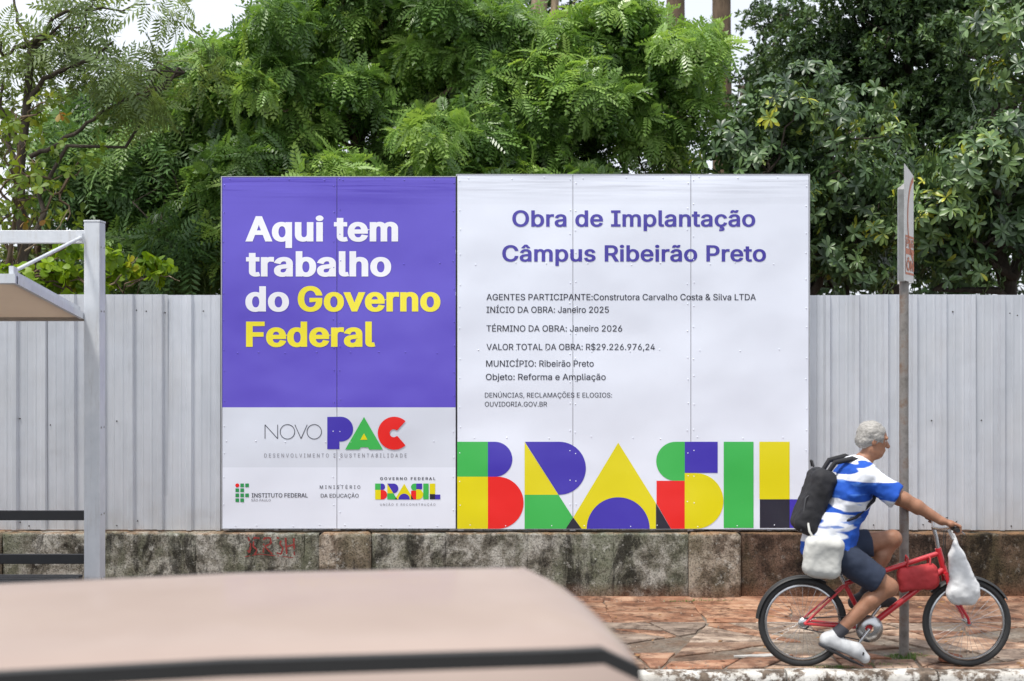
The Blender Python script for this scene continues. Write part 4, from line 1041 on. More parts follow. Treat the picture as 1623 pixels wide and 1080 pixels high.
def half(sgn, i0, i1, j0, j1, off=0.0):
    return [(us[i], sgn * (secs[i][j][0] + off * (1 if j < 8 else 0)), secs[i][j][1] + (off if j >= 7 else 0)) for i in range(i0, i1) for j in range(j0, j1)]
mb = MB()
for sgn in (-1, 1):
    V = half(sgn, 0, len(us), 0, 8); k = 8
    mb.add(V, [(i * k + j, (i + 1) * k + j, (i + 1) * k + j + 1, i * k + j + 1) for i in range(len(us) - 1) for j in range(k - 1)], 0, True)
for i in (0, len(us) - 1):
    P = [(us[i], -s_[0], s_[1]) for s_ in secs[i]] + [(us[i], s_[0], s_[1]) for s_ in secs[i][::-1]]; mb.add(P, [list(range(len(P)))])
mb.build('body', M_paint, car)
mb = MB(); V = []
for i in range(len(us)):
    row = secs[i][7:]; V += [(us[i], -a_, b_) for a_, b_ in row] + [(us[i], a_, b_) for a_, b_ in row[::-1][1:]]
k = 2 * (K - 7) - 1
mb.add(V, [(i * k + j, (i + 1) * k + j, (i + 1) * k + j + 1, i * k + j + 1) for i in range(len(us) - 1) for j in range(k - 1)], 0, True)
mb.build('roof', M_paint, car)
def strip(name, i0, i1, v0, v1, mat, j=7, sides=(-1, 1)):
    for sgn in sides:
        mb = MB(); V = []
        for i in range(i0, i1):
            a_, b_ = secs[i][j]; V += [(us[i], sgn * (a_ + v0), b_ + .002), (us[i], sgn * (a_ + v0), b_ + .016), (us[i], sgn * (a_ + v1), b_ + .016), (us[i], sgn * (a_ + v1), b_ - .03), (us[i], sgn * (a_ + v0), b_ - .03)]
        m = 5; mb.add(V, [(i * m + q, (i + 1) * m + q, (i + 1) * m + (q + 1) % m, i * m + (q + 1) % m) for i in range(i1 - i0 - 1) for q in range(m)]); mb.build(name, mat, car)
strip('drip_rail', 16, 45, -.022, .012, M_rub)
i0 = next(i for i, u in enumerate(us) if u > -1.0)
for sgn in (-1, 1):   # side glass split by pillars
    for (a_, b_) in ((-.86, -.1), (-.02, .78), (.86, 1.72)):
        ii = [u for u in us if a_ < u < b_]; ii = [a_] + ii + [b_]; mb = MB(); V = []
        for u in ii:
            s_ = section(u); p4, p5, p6 = s_[4], s_[5], s_[6]; lo = .10; 
            q0 = (p4[0] + (p5[0] - p4[0]) * lo, p4[1] + (p5[1] - p4[1]) * lo); q2 = (p5[0] + (p6[0] - p5[0]) * .88, p5[1] + (p6[1] - p5[1]) * .88)
            for q in (q0, p5, q2): V.append((u, sgn * (q[0] + .004), q[1]))
        mb.add(V, [(i * 3 + j, (i + 1) * 3 + j, (i + 1) * 3 + j + 1, i * 3 + j + 1) for i in range(len(ii) - 1) for j in range(2)], 0, True)
        wnd = mb.build('side_window', M_glass, car)
def cap_glass(name, ua, ub, n_=6):
    mb = MB(); V = []
    for u in np.linspace(ua, ub, n_):
        s_ = section(u); hw = s_[7][0] * .93; z = rooftop(u)
        for f_ in np.linspace(-1, 1, 7): V.append((u + (-.006 if ua < 0 else .006), hw * f_, z + .014 - .012 * f_ * f_))
    mb.add(V, [(i * 7 + j, (i + 1) * 7 + j, (i + 1) * 7 + j + 1, i * 7 + j + 1) for i in range(n_ - 1) for j in range(6)], 0, True); mb.build(name, M_glass, car)
cap_glass('windscreen', -1.1, -.66); cap_glass('rear_window', 2.09, 2.115)
for (u, sg) in ((-1.32, -1), (-1.32, 1), (1.32, -1), (1.32, 1)):
    c = (u, sg * (CW / 2 - .10), .325); mb = MB(); mb.lathe([(.2, -.10), (.3, -.105), (.325, -.08), (.328, 0), (.325, .08), (.3, .105), (.2, .10)], c, 'y', 28)
    wh = mb.build('wheel', M_rub, car); mb = MB(); mb.lathe([(.0, .085 * sg), (.06, .09 * sg), (.18, .075 * sg), (.205, .1 * sg), (.21, -.05 * sg)], c, 'y', 20); mb.build('rim', M_rim, wh)
for sg in (-1, 1):
    MB().box((-2.165, sg * .62 - .16, .62), (-2.04, sg * .62 + .16, .76), bev=.02).build('headlight', M_lamp, car)
    MB().box((2.06, sg * .76 - .07, .8), (2.165, sg * .76 + .07, 1.1), bev=.015).build('tail_light', M_tail, car)
    for u in (-.2, .72): MB().box((u - .1, sg * (CW / 2 + .012) - .012, .84), (u + .06, sg * (CW / 2 + .012) + .012, .87), bev=.004).build('door_handle', M_paint, car)
    MB().box((-.93, sg * .97 - .1, .98), (-.83, sg * .97 + .1, 1.12), bev=.025).build('mirror', M_paint, car)
for u in (-2.17, 2.1): MB().box((u, -.8, .3), (u + .07, .8, .52), bev=.03).build('bumper', M_rub, car)
# ================= SCULPTING by smooth unions on a grid =================
class Field:
    def __init__(s, lo, hi, h):
        s.lo = np.array(lo, float); s.h = h; s.n = np.ceil((np.array(hi) - s.lo) / h).astype(int) + 1
        s.a = np.full(s.n, 1.0, np.float32)
    def _sub(s, lo, hi):
        i0 = np.clip(np.floor((np.array(lo) - s.lo) / s.h).astype(int), 0, s.n - 1); i1 = np.clip(np.ceil((np.array(hi) - s.lo) / s.h).astype(int) + 1, 1, s.n)
        ax = [s.lo[k] + s.h * np.arange(i0[k], i1[k]) for k in range(3)]
        P = np.stack(np.meshgrid(*ax, indexing='ij'), -1); return tuple(slice(i0[k], i1[k]) for k in range(3)), P
    def put(s, fn, lo, hi, k=.02, op='add'):
        m = k + .03; sl, P = s._sub(np.array(lo) - m, np.array(hi) + m)
        if 0 in P.shape: return
        d = fn(P); A = s.a[sl]
        if op == 'add': h_ = np.maximum(k - np.abs(A - d), 0) / k; s.a[sl] = np.minimum(A, d) - h_ * h_ * k * .25
        else: h_ = np.maximum(k - np.abs(A + d), 0) / k; s.a[sl] = np.maximum(A, -d) + h_ * h_ * k * .25
    def cap(s, a, b, ra, rb=None, k=.02, op='add', sq=None):
        rb = ra if rb is None else rb; a = np.array(a, float); b = np.array(b, float); ba = b - a; L2 = ba @ ba + 1e-12; sc_ = np.ones(3) if sq is None else np.array(sq)
        def fn(P):
            t = np.clip(((P - a) @ ba) / L2, 0, 1); q = (P - a - t[..., None] * ba) / sc_; return np.sqrt((q * q).sum(-1)) - (ra + (rb - ra) * t)
        r_ = max(ra, rb) * max(1, sc_.max()); s.put(fn, np.minimum(a, b) - r_, np.maximum(a, b) + r_, k, op)
    def ell(s, c, r, rot=None, k=.02, op='add'):
        c = np.array(c, float); r = np.array(r, float); M = np.eye(3) if rot is None else np.array(Matrix.Rotation(rot, 3, 'Y'))
        def fn(P):
            q = (P - c) @ M; k0 = np.sqrt(((q / r) ** 2).sum(-1)); k1 = np.sqrt(((q / (r * r)) ** 2).sum(-1)) + 1e-9; return k0 * (k0 - 1) / k1
        R_m = r.max(); s.put(fn, c - R_m, c + R_m, k, op)
    def cutplane(s, p, nrm):
        """keeps the side the normal points away from"""
        p = np.array(p, float); nrm = np.array(nrm, float); nrm /= np.linalg.norm(nrm); sl, P = s._sub(s.lo, s.lo + s.h * s.n); s.a[sl] = np.maximum(s.a[sl], (P - p) @ nrm)
    def wrinkle(s, amp, sc, seed):
        sl, P = s._sub(s.lo, s.lo + s.h * s.n); m = np.abs(s.a) < amp * 4; q = P[m]; s.a[m] += (fbm(q, sc, 3, seed) * amp).astype(np.float32)
    def mesh(s):
        a = s.a; n = a.shape; ins = a < 0
        cs = np.zeros((n[0] - 1, n[1] - 1, n[2] - 1, 3), np.float32); cnt = np.zeros(cs.shape[:3], np.float32)
        for ax in range(3):
            o1, o2 = [k for k in range(3) if k != ax]
            A = np.take(a, range(n[ax] - 1), ax); B = np.take(a, range(1, n[ax]), ax); cr = (A < 0) != (B < 0)
            t = np.where(cr, A / np.where(cr, A - B, 1), 0).astype(np.float32)
            for u_ in (0, 1):
                for v_ in (0, 1):
                    sl = [slice(None)] * 3; sl[o1] = slice(u_, n[o1] - 1 + u_); sl[o2] = slice(v_, n[o2] - 1 + v_); c_ = cr[tuple(sl)]; tt = t[tuple(sl)]
                    cnt += c_; cs[..., ax] += tt * c_; cs[..., o1] += u_ * c_; cs[..., o2] += v_ * c_
        act = cnt > 0; idx = np.full(cnt.shape, -1, np.int64); idx[act] = np.arange(act.sum())
        G = np.argwhere(act); V = (G + cs[act] / cnt[act][:, None]) * s.h + s.lo; Q = []
        for ax in range(3):
            o1, o2 = (ax + 1) % 3, (ax + 2) % 3
            A = np.take(ins, range(n[ax] - 1), ax); B = np.take(ins, range(1, n[ax]), ax); E_ = np.argwhere(A != B)
            E_ = E_[(E_[:, o1] > 0) & (E_[:, o2] > 0) & (E_[:, o1] < n[o1] - 1) & (E_[:, o2] < n[o2] - 1)]
            def at(d1, d2): q = E_.copy(); q[:, o1] += d1; q[:, o2] += d2; return idx[q[:, 0], q[:, 1], q[:, 2]]
            q = np.stack([at(-1, -1), at(0, -1), at(0, 0), at(-1, 0)], -1); inside = A[tuple(E_.T)]; q[~inside] = q[~inside][:, ::-1]; Q.append(q)
        return V, np.concatenate(Q)
def sculpt(fld, name, mat, parent, base, attr=None):
    V, Q = fld.mesh(); return npmesh(name, V - np.array(base), Q, mat, parent, True, attr=attr)

# ================= CYCLIST (riding towards +x on the pavement edge) =================
CYD = 9.5; GS = F / CYD
def cp(px, py, y=0.0): return np.array([(px - CX) / GS, CYD + y, (CAMH * GS + CY - py) / GS])
BBx = cp(1375, 1000)[0]; X0 = BBx
BASE = (BBx, CYD, 0.0)
skin = NT('tanned_skin'); v = skin.coord('Object'); skin.col(skin.ramp(skin.noise(v, 25, 6), [(.3, (.27, .13, .075)), (.7, (.36, .18, .11))])); skin.set(.5, 0, .4); skin.b.inputs['Subsurface Weight'].default_value = .06; M_skin = skin.m
hairm = NT('grey_hair'); v = hairm.coord('Object', (.5, 1.5, 2.2)); hairm.col(hairm.ramp(hairm.noise(v, 60, 6, .7), [(.35, (.17, .16, .145)), (.65, (.46, .44, .41))])); hairm.set(.6); hairm.bump(hairm.noise(v, 160, 4), .5, .003); M_hair = hairm.m
sh_ = NT('blue_white_patterned_cloth'); v = sh_.coord('Object', (1, 1, 1)); v2 = sh_.coord('Object', (.5, .5, 2.8))
pat = sh_.ramp(sh_.noise(v2, 3.6, 2, .35, .35), [(.455, (.70, .72, .77)), (.475, (.02, .085, .42))]); pat2 = sh_.ramp(sh_.noise(v2, 9, 3, .5), [(.60, (0, 0, 0)), (.63, (.8, .8, .8))])
sh_.col(sh_.mix(pat2, pat, (.06, .17, .55))); sh_.set(.85, 0, .2); sh_.bump(sh_.noise(v, 300, 2), .2, .002); M_shirt = sh_.m
M_shorts = simple('navy_shorts_cloth', (.022, .032, .06), .85, var=.2, bump=.3, bsc=200); M_bagc = simple('black_backpack_cloth', (.014, .014, .017), .8, var=.3, bump=.4, bsc=150)
M_shoe = simple('white_grey_shoe', (.55, .56, .57), .6, var=.2, sc=20); M_sole = simple('dark_sole', (.04, .04, .045), .7); M_sock = simple('dark_sock', (.05, .05, .06), .9)
M_eye = simple('eye_white', (.7, .68, .65), .2); M_pale = simple('pale_grey_bag_cloth', (.52, .52, .49), .85, var=.12, sc=6, bump=.5, bsc=30); M_redb = simple('red_bag_cloth', (.45, .035, .04), .75, var=.2, bump=.4, bsc=60)
M_white = simple('white_plastic_bag', (.66, .66, .66), .4, var=.06, sc=5, bump=.8, bsc=18)

hip = {s: np.array([2.175, CYD + s * .095, .785]) for s in (-1, 1)}            # -1 is the near (right) side
knee = {-1: np.array([2.512, CYD - .115, .555]), 1: np.array([2.60, CYD + .115, .845])}
ank = {-1: np.array([2.165, CYD - .115, .245]), 1: np.array([2.405, CYD + .115, .455])}
ball = {-1: np.array([2.285, CYD - .12, .125]), 1: np.array([2.515, CYD + .12, .415])}
toe = {-1: np.array([2.345, CYD - .12, .078]), 1: np.array([2.60, CYD + .12, .405])}
heel = {-1: np.array([2.10, CYD - .115, .205]), 1: np.array([2.345, CYD + .115, .41])}
pelv = np.array([2.165, CYD, .80]); waist = np.array([2.20, CYD, .95]); chest = np.array([2.275, CYD, 1.17]); ubk = np.array([2.315, CYD, 1.29]); nek = np.array([2.36, CYD, 1.375]); hd = np.array([2.435, CYD, 1.525])
shl = {s: np.array([2.335, CYD + s * .175, 1.305]) for s in (-1, 1)}; elb = {-1: np.array([2.575, CYD - .255, 1.16]), 1: np.array([2.60, CYD + .25, 1.15])}
wri = {s: np.array([2.815, CYD + s * .275, 1.018]) for s in (-1, 1)}; grip = {s: np.array([2.90, CYD + s * .275, .965]) for s in (-1, 1)}

fb = Field((1.98, CYD - .36, .02), (3.02, CYD + .36, 1.70), .006)
def torso(f, g_=0.0, k=.05):
    f.cap(pelv, waist, .115 + g_, .105 + g_, k, sq=(.95, 1.3, 1)); f.cap(waist, chest, .105 + g_, .125 + g_, k, sq=(.95, 1.28, 1)); f.cap(chest, ubk, .125 + g_, .10 + g_, k, sq=(.9, 1.4, 1))
    f.ell((2.13, CYD, .80), (.12 + g_, .165 + g_, .12 + g_), k=k)
    for s in (-1, 1): f.cap(ubk + (0, s * .06, .0), shl[s], .075 + g_, .062 + g_, k)
torso(fb)
fb.cap(ubk + (.0, 0, .03), nek, .07, .058, .04); fb.cap(nek, hd - (.012, 0, .07), .056, .052, .03)
for s in (-1, 1):
    fb.cap(hip[s], knee[s], .088, .060, .03); fb.ell(knee[s], (.058, .056, .06), k=.02)
    mid = knee[s] + (ank[s] - knee[s]) * .32; dn = ank[s] - knee[s]; bk = np.array([dn[2], 0, -dn[0]]); bk /= np.linalg.norm(bk); bk = bk if bk[0] < 0 else -bk
    fb.cap(knee[s], mid + bk * .014, .050, .056, .02); fb.cap(mid + bk * .014, ank[s], .056, .036, .02)
    fb.cap(heel[s], ball[s] + (0, 0, .01), .031, .030, .02); fb.cap(ank[s], heel[s], .036, .028, .02)
    fb.cap(shl[s], elb[s], .054, .042, .03); fb.cap(elb[s], elb[s] + (wri[s] - elb[s]) * .35, .043, .043, .02); fb.cap(elb[s] + (wri[s] - elb[s]) * .35, wri[s], .043, .028, .02)
    # hand closed over the grip
    G = grip[s]; fb.cap(wri[s], G + (-.02, 0, .036), .026, .024, .02, sq=(1, 1.25, .8)); fb.cap(G + (-.03, -.022, .034), G + (-.03, .022, .034), .020, .020, .015)
    for j, yo in enumerate((-.034, -.0115, .0115, .034)):
        r_ = (.0088, .0095, .0095, .009)[j]; kx = (0, .006, .006, .002)[j]
        p0 = G + (.0, yo * .9, .034); p1 = G + (.026 + kx, yo, .020); p2 = G + (.028 + kx, yo, -.012); p3 = G + (.004, yo, -.026)
        fb.cap(p0, p1, r_ + .002, r_, .006); fb.cap(p1, p2, r_, r_ * .95, .003); fb.cap(p2, p3, r_ * .95, r_ * .85, .003)
    t0 = G + (-.03, -s * .030, .028); t1 = G + (-.008, -s * .05, .004); t2 = G + (.012, -s * .046, -.016); fb.cap(t0, t1, .012, .011, .008); fb.cap(t1, t2, .011, .009, .003)
# head, looking ahead and slightly down
A_ = R(12); cA, sA = math.cos(A_), math.sin(A_)
def hp(fx, fy, fz): return hd + np.array([fx * cA + fz * sA, fy, -fx * sA + fz * cA])
fb.ell(hp(-.012, 0, .03), (.098, .076, .088), A_, .02); fb.ell(hp(.02, 0, -.035), (.068, .058, .075), A_, .03)
fb.cap(hp(.045, 0, -.085), hp(.06, 0, -.082), .026, .022, .03); fb.cap(hp(-.02, -.045, -.06), hp(.04, -.03, -.088), .022, .02, .03); fb.cap(hp(-.02, .045, -.06), hp(.04, .03, -.088), .022, .02, .03)
fb.cap(hp(.083, 0, .018), hp(.108, 0, -.018), .009, .014, .012)
for s in (-1, 1):
    fb.ell(hp(.088, s * .030, .016), (.014, .017, .011), A_, .012, 'sub'); fb.cap(hp(.085, s * .012, .036), hp(.078, s * .048, .034), .009, .008, .014)
    fb.ell(hp(-.008, s * .076, -.002), (.017, .010, .030), A_ + .2, .006); fb.ell(hp(-.002, s * .085, .0), (.009, .006, .017), A_ + .2, .004, 'sub'); fb.ell(hp(.100, s * .01, -.022), (.008, .008, .007), A_, .006)
fb.cap(hp(.085, -.02, -.046), hp(.085, .02, -.046), .008, .008, .008); fb.cap(hp(.080, -.018, -.060), hp(.080, .018, -.060), .009, .009, .008); fb.cap(hp(.095, -.018, -.0525), hp(.095, .018, -.0525), .002, .002, .003, 'sub')
PB = (2.165, CYD, .0)
rider = thing('person', 'person in blue and white patterned shirt and navy shorts riding the red bicycle', 'person', PB)
body = sculpt(fb, 'body', M_skin, rider, PB)
for s in (-1, 1):
    mb = MB(); mb.lathe([(.0005, -.0095), (.006, -.0075), (.0095, 0), (.006, .0075), (.0005, .0095)], tuple(hp(.072, s * .030, .015) - PB), 'x', 10); e = mb.build('eye', M_eye, rider)
fh = Field(hd - .16, hd + .16, .005)
fh.ell(hp(-.018, 0, .036), (.104, .086, .095), A_, .02); fh.cap(hp(-.07, -.03, -.02), hp(-.07, .03, -.02), .045, .045, .03)
fh.cutplane(hp(.062, 0, .055), (cA + .45, 0, -.62)); fh.cutplane(hp(0, 0, -.045), (0.5, 0, -.9)); fh.wrinkle(.008, 16, 3); fh.wrinkle(.006, 55, 8)
sculpt(fh, 'hair', M_hair, rider, PB)
# shirt
fs = Field((1.94, CYD - .42, .66), (2.78, CYD + .42, 1.50), .007); torso(fs, .026, .06)
fs.cap(ubk + (0, 0, .02), nek - (.01, 0, .02), .088, .075, .03)
for s in (-1, 1):
    q = shl[s] + (elb[s] - shl[s]) * .82; fs.cap(shl[s], q + (0, 0, -.008), .074, .078, .03)
    d_ = q - shl[s]; 
fs.cap((2.13, CYD, .96), (2.11, CYD, .80), .15, .165, .05, sq=(.95, 1.2, 1))
for s in (-1, 1):
    q = shl[s] + (elb[s] - shl[s]) * .84; d_ = q - shl[s]; d_ = d_ / np.linalg.norm(d_); c0 = q
    fs.put(lambda P: np.maximum(-((P - c0) @ d_), np.sqrt(((P - c0) ** 2).sum(-1)) - .13), c0 - .14, c0 + .14, .004, 'sub')
fs.cutplane((2.1, CYD, .735), (-.15, 0, -1)); fs.wrinkle(.018, 8, 6); fs.wrinkle(.007, 22, 9)
sculpt(fs, 'shirt', M_shirt, rider, PB)
# shorts
fo = Field((1.96, CYD - .3, .42), (2.68, CYD + .3, .98), .007); fo.ell((2.13, CYD, .80), (.138, .182, .135), k=.04)
for s, tt in ((-1, .80), (1, .62)):
    e = hip[s] + (knee[s] - hip[s]) * tt; fo.cap(hip[s], e, .105, .094, .05)
    d_ = (knee[s] - hip[s]); d_ = d_ / np.linalg.norm(d_); c0 = e
    fo.put(lambda P: np.maximum(-((P - c0) @ d_), np.sqrt(((P - c0) ** 2).sum(-1)) - .15), c0 - .16, c0 + .16, .004, 'sub')
fo.wrinkle(.014, 11, 12); sculpt(fo, 'shorts', M_shorts, rider, PB)
for s in (-1, 1):
    lo = np.minimum(heel[s], toe[s]) - .08; hi = np.maximum(ank[s], toe[s]) + .1; ff = Field(lo, hi, .005)
    d_ = toe[s] - heel[s]; d_ /= np.linalg.norm(d_); up_ = np.array([-d_[2], 0, d_[0]]); 
    ff.cap(heel[s] + up_ * .004, ball[s] + up_ * .014, .049, .049, .02, sq=(1, 1, 1)); ff.cap(ball[s] + up_ * .014, toe[s] + up_ * .008, .049, .036, .02); ff.cap(heel[s], ank[s] + (heel[s] - ank[s]) * .25, .042, .043, .02)
    ff.cutplane(heel[s] - up_ * .041, -up_)
    sculpt(ff, 'shoe', M_shoe if s < 0 else M_sole, rider, PB)
    if s < 0:
        fz = Field(lo, hi, .005); fz.cap(heel[s] - up_ * .03, ball[s] - up_ * .022, .044, .046, .02, sq=(1, 1, 1)); fz.cap(ball[s] - up_ * .022, toe[s] - up_ * .015, .046, .036, .02)
        fz.cutplane(heel[s] - up_ * .040, up_); fz.cutplane(heel[s] - up_ * .058, -up_); sculpt(fz, 'shoe_sole', M_sole, rider, PB)
    for q_ in (.42, .52, .62):
        c_ = heel[s] + (ball[s] - heel[s]) * q_ * 1.15 + up_ * .056; MB().tube([Vector(c_ - np.array(PB)) + Vector((0, -.024, -.008)), Vector(c_ - np.array(PB)) + Vector((0, 0, .002)), Vector(c_ - np.array(PB)) + Vector((0, .024, -.008))], .004, 5).build('lace', M_sole if s < 0 else M_shoe, rider)
    fk = Field(ank[s] - .09, ank[s] + .1, .005); fk.cap(ank[s], ank[s] + (knee[s] - ank[s]) * .12, .043, .043, .01); sculpt(fk, 'sock', M_sock, rider, PB)

# backpack and hanging bag
bp = Field((1.80, CYD - .22, .80), (2.20, CYD + .22, 1.42), .007)
def rbox(c, hs, r_, ang):
    M = np.array(Matrix.Rotation(ang, 3, 'Y')); c = np.array(c); hs = np.array(hs)
    def fn(P): q = np.abs((P - c) @ M) - hs + r_; return np.sqrt((np.maximum(q, 0) ** 2).sum(-1)) + np.minimum(q.max(-1), 0) - r_
    return fn
tilt = math.atan2(.16, .45)
bp.put(rbox((2.035, CYD, 1.12), (.085, .15, .225), .07, tilt), (1.82, CYD - .2, .85), (2.2, CYD + .2, 1.4), .02); bp.put(rbox((1.975, CYD, 1.04), (.055, .115, .12), .045, tilt), (1.8, CYD - .16, .85), (2.1, CYD + .16, 1.25), .02); bp.wrinkle(.014, 10, 4); bp.wrinkle(.004, 30, 14)
bpk = thing('backpack', 'black backpack on the back of the cyclist', 'backpack', (2.03, CYD, .86)); sculpt(bp, 'bag_body', M_bagc, bpk, (2.03, CYD, .86))
MB().tube([Vector((x - 2.03, y, z - .86)) for x, y, z in ((1.925, -.122, .93), (1.955, -.124, 1.15), (2.0, -.10, 1.18), (2.0, .10, 1.18))], .005, 6).build('zip', M_sole, bpk)
for s in (-1, 1):
    P = [(2.11, s * .08, 1.31), (2.16, s * .09, 1.385), (2.27, s * .10, 1.41), (2.37, s * .115, 1.37), (2.43, s * .13, 1.27), (2.40, s * .16, 1.14), (2.28, s * .175, 1.03), (2.12, s * .17, .97)]
    MB().tube([Vector((x - 2.03, y, z - .86)) for x, y, z in P], [.016, .018, .02, .02, .018, .013, .01, .01], 8).build('strap', M_bagc, bpk)
MB().tube([Vector(p) for p in ((-.0, -.03, .49), (-.01, -.02, .53), (-.01, .02, .53), (0, .03, .49))], .007, 6).build('handle', M_bagc, bpk)
sb = Field((1.86, CYD - .30, .56), (2.30, CYD - .02, 1.0), .007)
sb.put(rbox((2.06, CYD - .19, .775), (.125, .062, .125), .05, .12), (1.88, CYD - .28, .62), (2.25, CYD - .08, .95), .02); sb.cap((1.99, CYD - .19, .69), (2.10, CYD - .19, .675), .055, .055, .04); sb.wrinkle(.016, 7, 21); sb.wrinkle(.005, 26, 22)
hb = thing('shoulder_bag', 'pale grey cloth bag hanging at the hip of the cyclist below the backpack', 'bag', (2.06, CYD - .19, .6)); sculpt(sb, 'bag_body', M_pale, hb, (2.06, CYD - .19, .6))
MB().tube([Vector(p) - Vector((2.06, CYD - .19, .6)) for p in ((2.0, CYD - .19, .88), (1.965, CYD - .195, .94), (1.97, CYD - .12, 1.0))], .008, 6).build('strap', M_pale, hb)

# ================= BICYCLE =================
M_red = NT('red_bicycle_paint'); M_red.col((.52, .02, .03)); M_red.set(.3); M_red.b.inputs['Coat Weight'].default_value = .5; M_red = M_red.m
M_chrome = simple('worn_chrome', (.55, .55, .56), .25, .95, var=.1); M_tyre = simple('bicycle_tyre', (.025, .025, .026), .8, bump=.6, bsc=120)
bike = thing('bicycle', 'red bicycle ridden to the right along the kerb', 'bicycle', BASE)
RW = .30; ra = np.array([cp(1272, 0)[0] - BBx, 0, RW + .0]); fa = np.array([cp(1532, 0)[0] - BBx, 0, RW]); bb = np.array([0, 0, .265])
seat_c = np.array([-.155, 0, .56]); seat_t = np.array([-.205, 0, .665]); ht = np.array([.475, 0, .80]); hbm = np.array([.515, 0, .66])
mb = MB(); rt = .0165
for a_, b_, r_ in ((bb, hbm, .021), (seat_c, ht - (-.004, 0, .035), .017), (bb, seat_c, .017), (ht, hbm - (-.008, 0, .03), .021)): mb.tube([a_, b_], r_, 12)
for s in (-1, 1):
    mb.tube([bb + (-.02, s * .03, 0), ra + (.02, s * .062, 0), ra + (0, s * .062, 0)], .010, 8); mb.tube([seat_c + (0, s * .02, -.01), ra + (0, s * .062, .0)], .008, 8)
mb.tube([bb + (0, -.036, 0), bb + (0, .036, 0)], .022, 14)
mb.build('frame', M_red, bike)
mb = MB(); 
for s in (-1, 1): mb.tube([hbm + (.004, s * .045, -.03), hbm + (.02, s * .056, -.12), fa + (-.01, s * .06, .04), fa + (0, s * .06, 0)], [.014, .014, .010, .009], 8)
mb.tube([hbm + (.004, -.05, -.03), hbm + (.004, .05, -.03)], .015, 10); mb.build('fork', M_red, bike)
MB().tube([seat_c, seat_t], .0135, 10).build('seat_post', M_chrome, bike)
fsd = Field((-.38, -.12, .62), (.0, .12, .76), .006); fsd.cap((-.30, -.05, .705), (-.30, .05, .705), .028, .028, .03); fsd.cap((-.30, 0, .705), (-.08, 0, .70), .045, .018, .04, sq=(1, 1, .6)); fsd.cap((-.26, 0, .70), (-.2, 0, .70), .06, .05, .04, sq=(1, 1, .5))
V, Q = fsd.mesh(); npmesh('saddle', V, Q, M_rub, bike)
hbz = grip[-1][2]; hbx = grip[-1][0] - BBx
MB().tube([ht, ht + (-.012, 0, .07), (hbx - .06, 0, hbz - .02)], .014, 10).build('stem', M_chrome, bike)
mb = MB(); mb.tube([(hbx, -.34, hbz), (hbx, -.2, hbz), (hbx - .03, -.10, hbz - .02), (hbx - .06, 0, hbz - .03), (hbx - .03, .10, hbz - .02), (hbx, .2, hbz), (hbx, .34, hbz)], .011, 10); mb.build('handlebar', M_chrome, bike)
for s in (-1, 1):
    MB().tube([(hbx, s * .215, hbz), (hbx, s * .345, hbz)], .0155, 12).build('grip', M_rub, bike)
    MB().tube([(hbx + .02, s * .20, hbz - .008), (hbx + .05, s * .24, hbz - .02), (hbx + .055, s * .31, hbz - .03)], .005, 6).build('brake_lever', M_chrome, bike)
    MB().tube([(hbx + .02, s * .2, hbz - .008), (hbx + .07, s * .1, hbz + .03), (hbx + .02, s * .02, hbz - .06), tuple(hbm + (0, s * .02, .03))], .003, 5).build('brake_cable', M_rub, bike)
for c in (ra, fa):
    mb = MB(); mb.torus(tuple(c), RW - .022, .022, 'y', 48, 10); wl = mb.build('wheel', M_tyre, bike)
    mb = MB(); mb.lathe([(RW - .058, -.010), (RW - .040, -.0125), (RW - .040, .0125), (RW - .058, .010), (RW - .058, -.010)], tuple(c), 'y', 48); mb.build('rim', M_chrome, wl)
    mb = MB()
    for k in range(32):
        a_ = 2 * math.pi * k / 32; b_ = a_ + (.22 if k % 4 < 2 else -.22); sy = .026 if k % 2 else -.026
        mb.tube([c + np.array([.018 * math.cos(b_), sy, .018 * math.sin(b_)]), c + np.array([(RW - .05) * math.cos(a_), 0, (RW - .05) * math.sin(a_)])], .0013, 4, cap=False)
    mb.build('spokes', M_chrome, wl, kind='stuff'); MB().tube([c + (0, -.05, 0), c + (0, .05, 0)], .018, 12).build('hub', M_chrome, wl)
# cranks, pedals, chainring, chain
mb = MB(); mb.lathe([(.03, -.052), (.092, -.050), (.092, -.046), (.03, -.044)], tuple(bb), 'y', 28); mb.build('chainring', M_chrome, bike)
for s in (-1, 1):
    pd = ball[s] - np.array(BASE); pd[1] = s * .12; d_ = pd - bb; d_[1] = 0; pd = bb + d_ / np.linalg.norm(d_) * .168 + np.array([0, s * .12, 0])
    MB().tube([bb + (0, s * .06, 0), (pd[0], s * .065, pd[2])], [.014, .010], 8).build('crank', M_chrome, bike)
    M4 = Matrix.Translation(Vector(pd)) @ Matrix.Rotation(.35 if s < 0 else .0, 4, 'Y'); MB().box((-.045, -.045, -.012), (.045, .045, .012), bev=.004, M=M4).build('pedal', M_rub, bike)
    MB().tube([(pd[0], s * .06, pd[2]), (pd[0], s * .09, pd[2])], .006, 6).build('pedal_axle', M_chrome, bike)
mb = MB(); 
for (za, zb) in ((.088, .036), (-.088, -.036)): mb.tube([bb + (0, -.048, za), ra + (0, -.048, zb)], .0045, 5)
mb.build('chain', M_sole, bike); MB().lathe([(.01, -.052), (.04, -.050), (.04, -.044), (.01, -.042)], tuple(ra), 'y', 18).build('sprocket', M_chrome, bike)
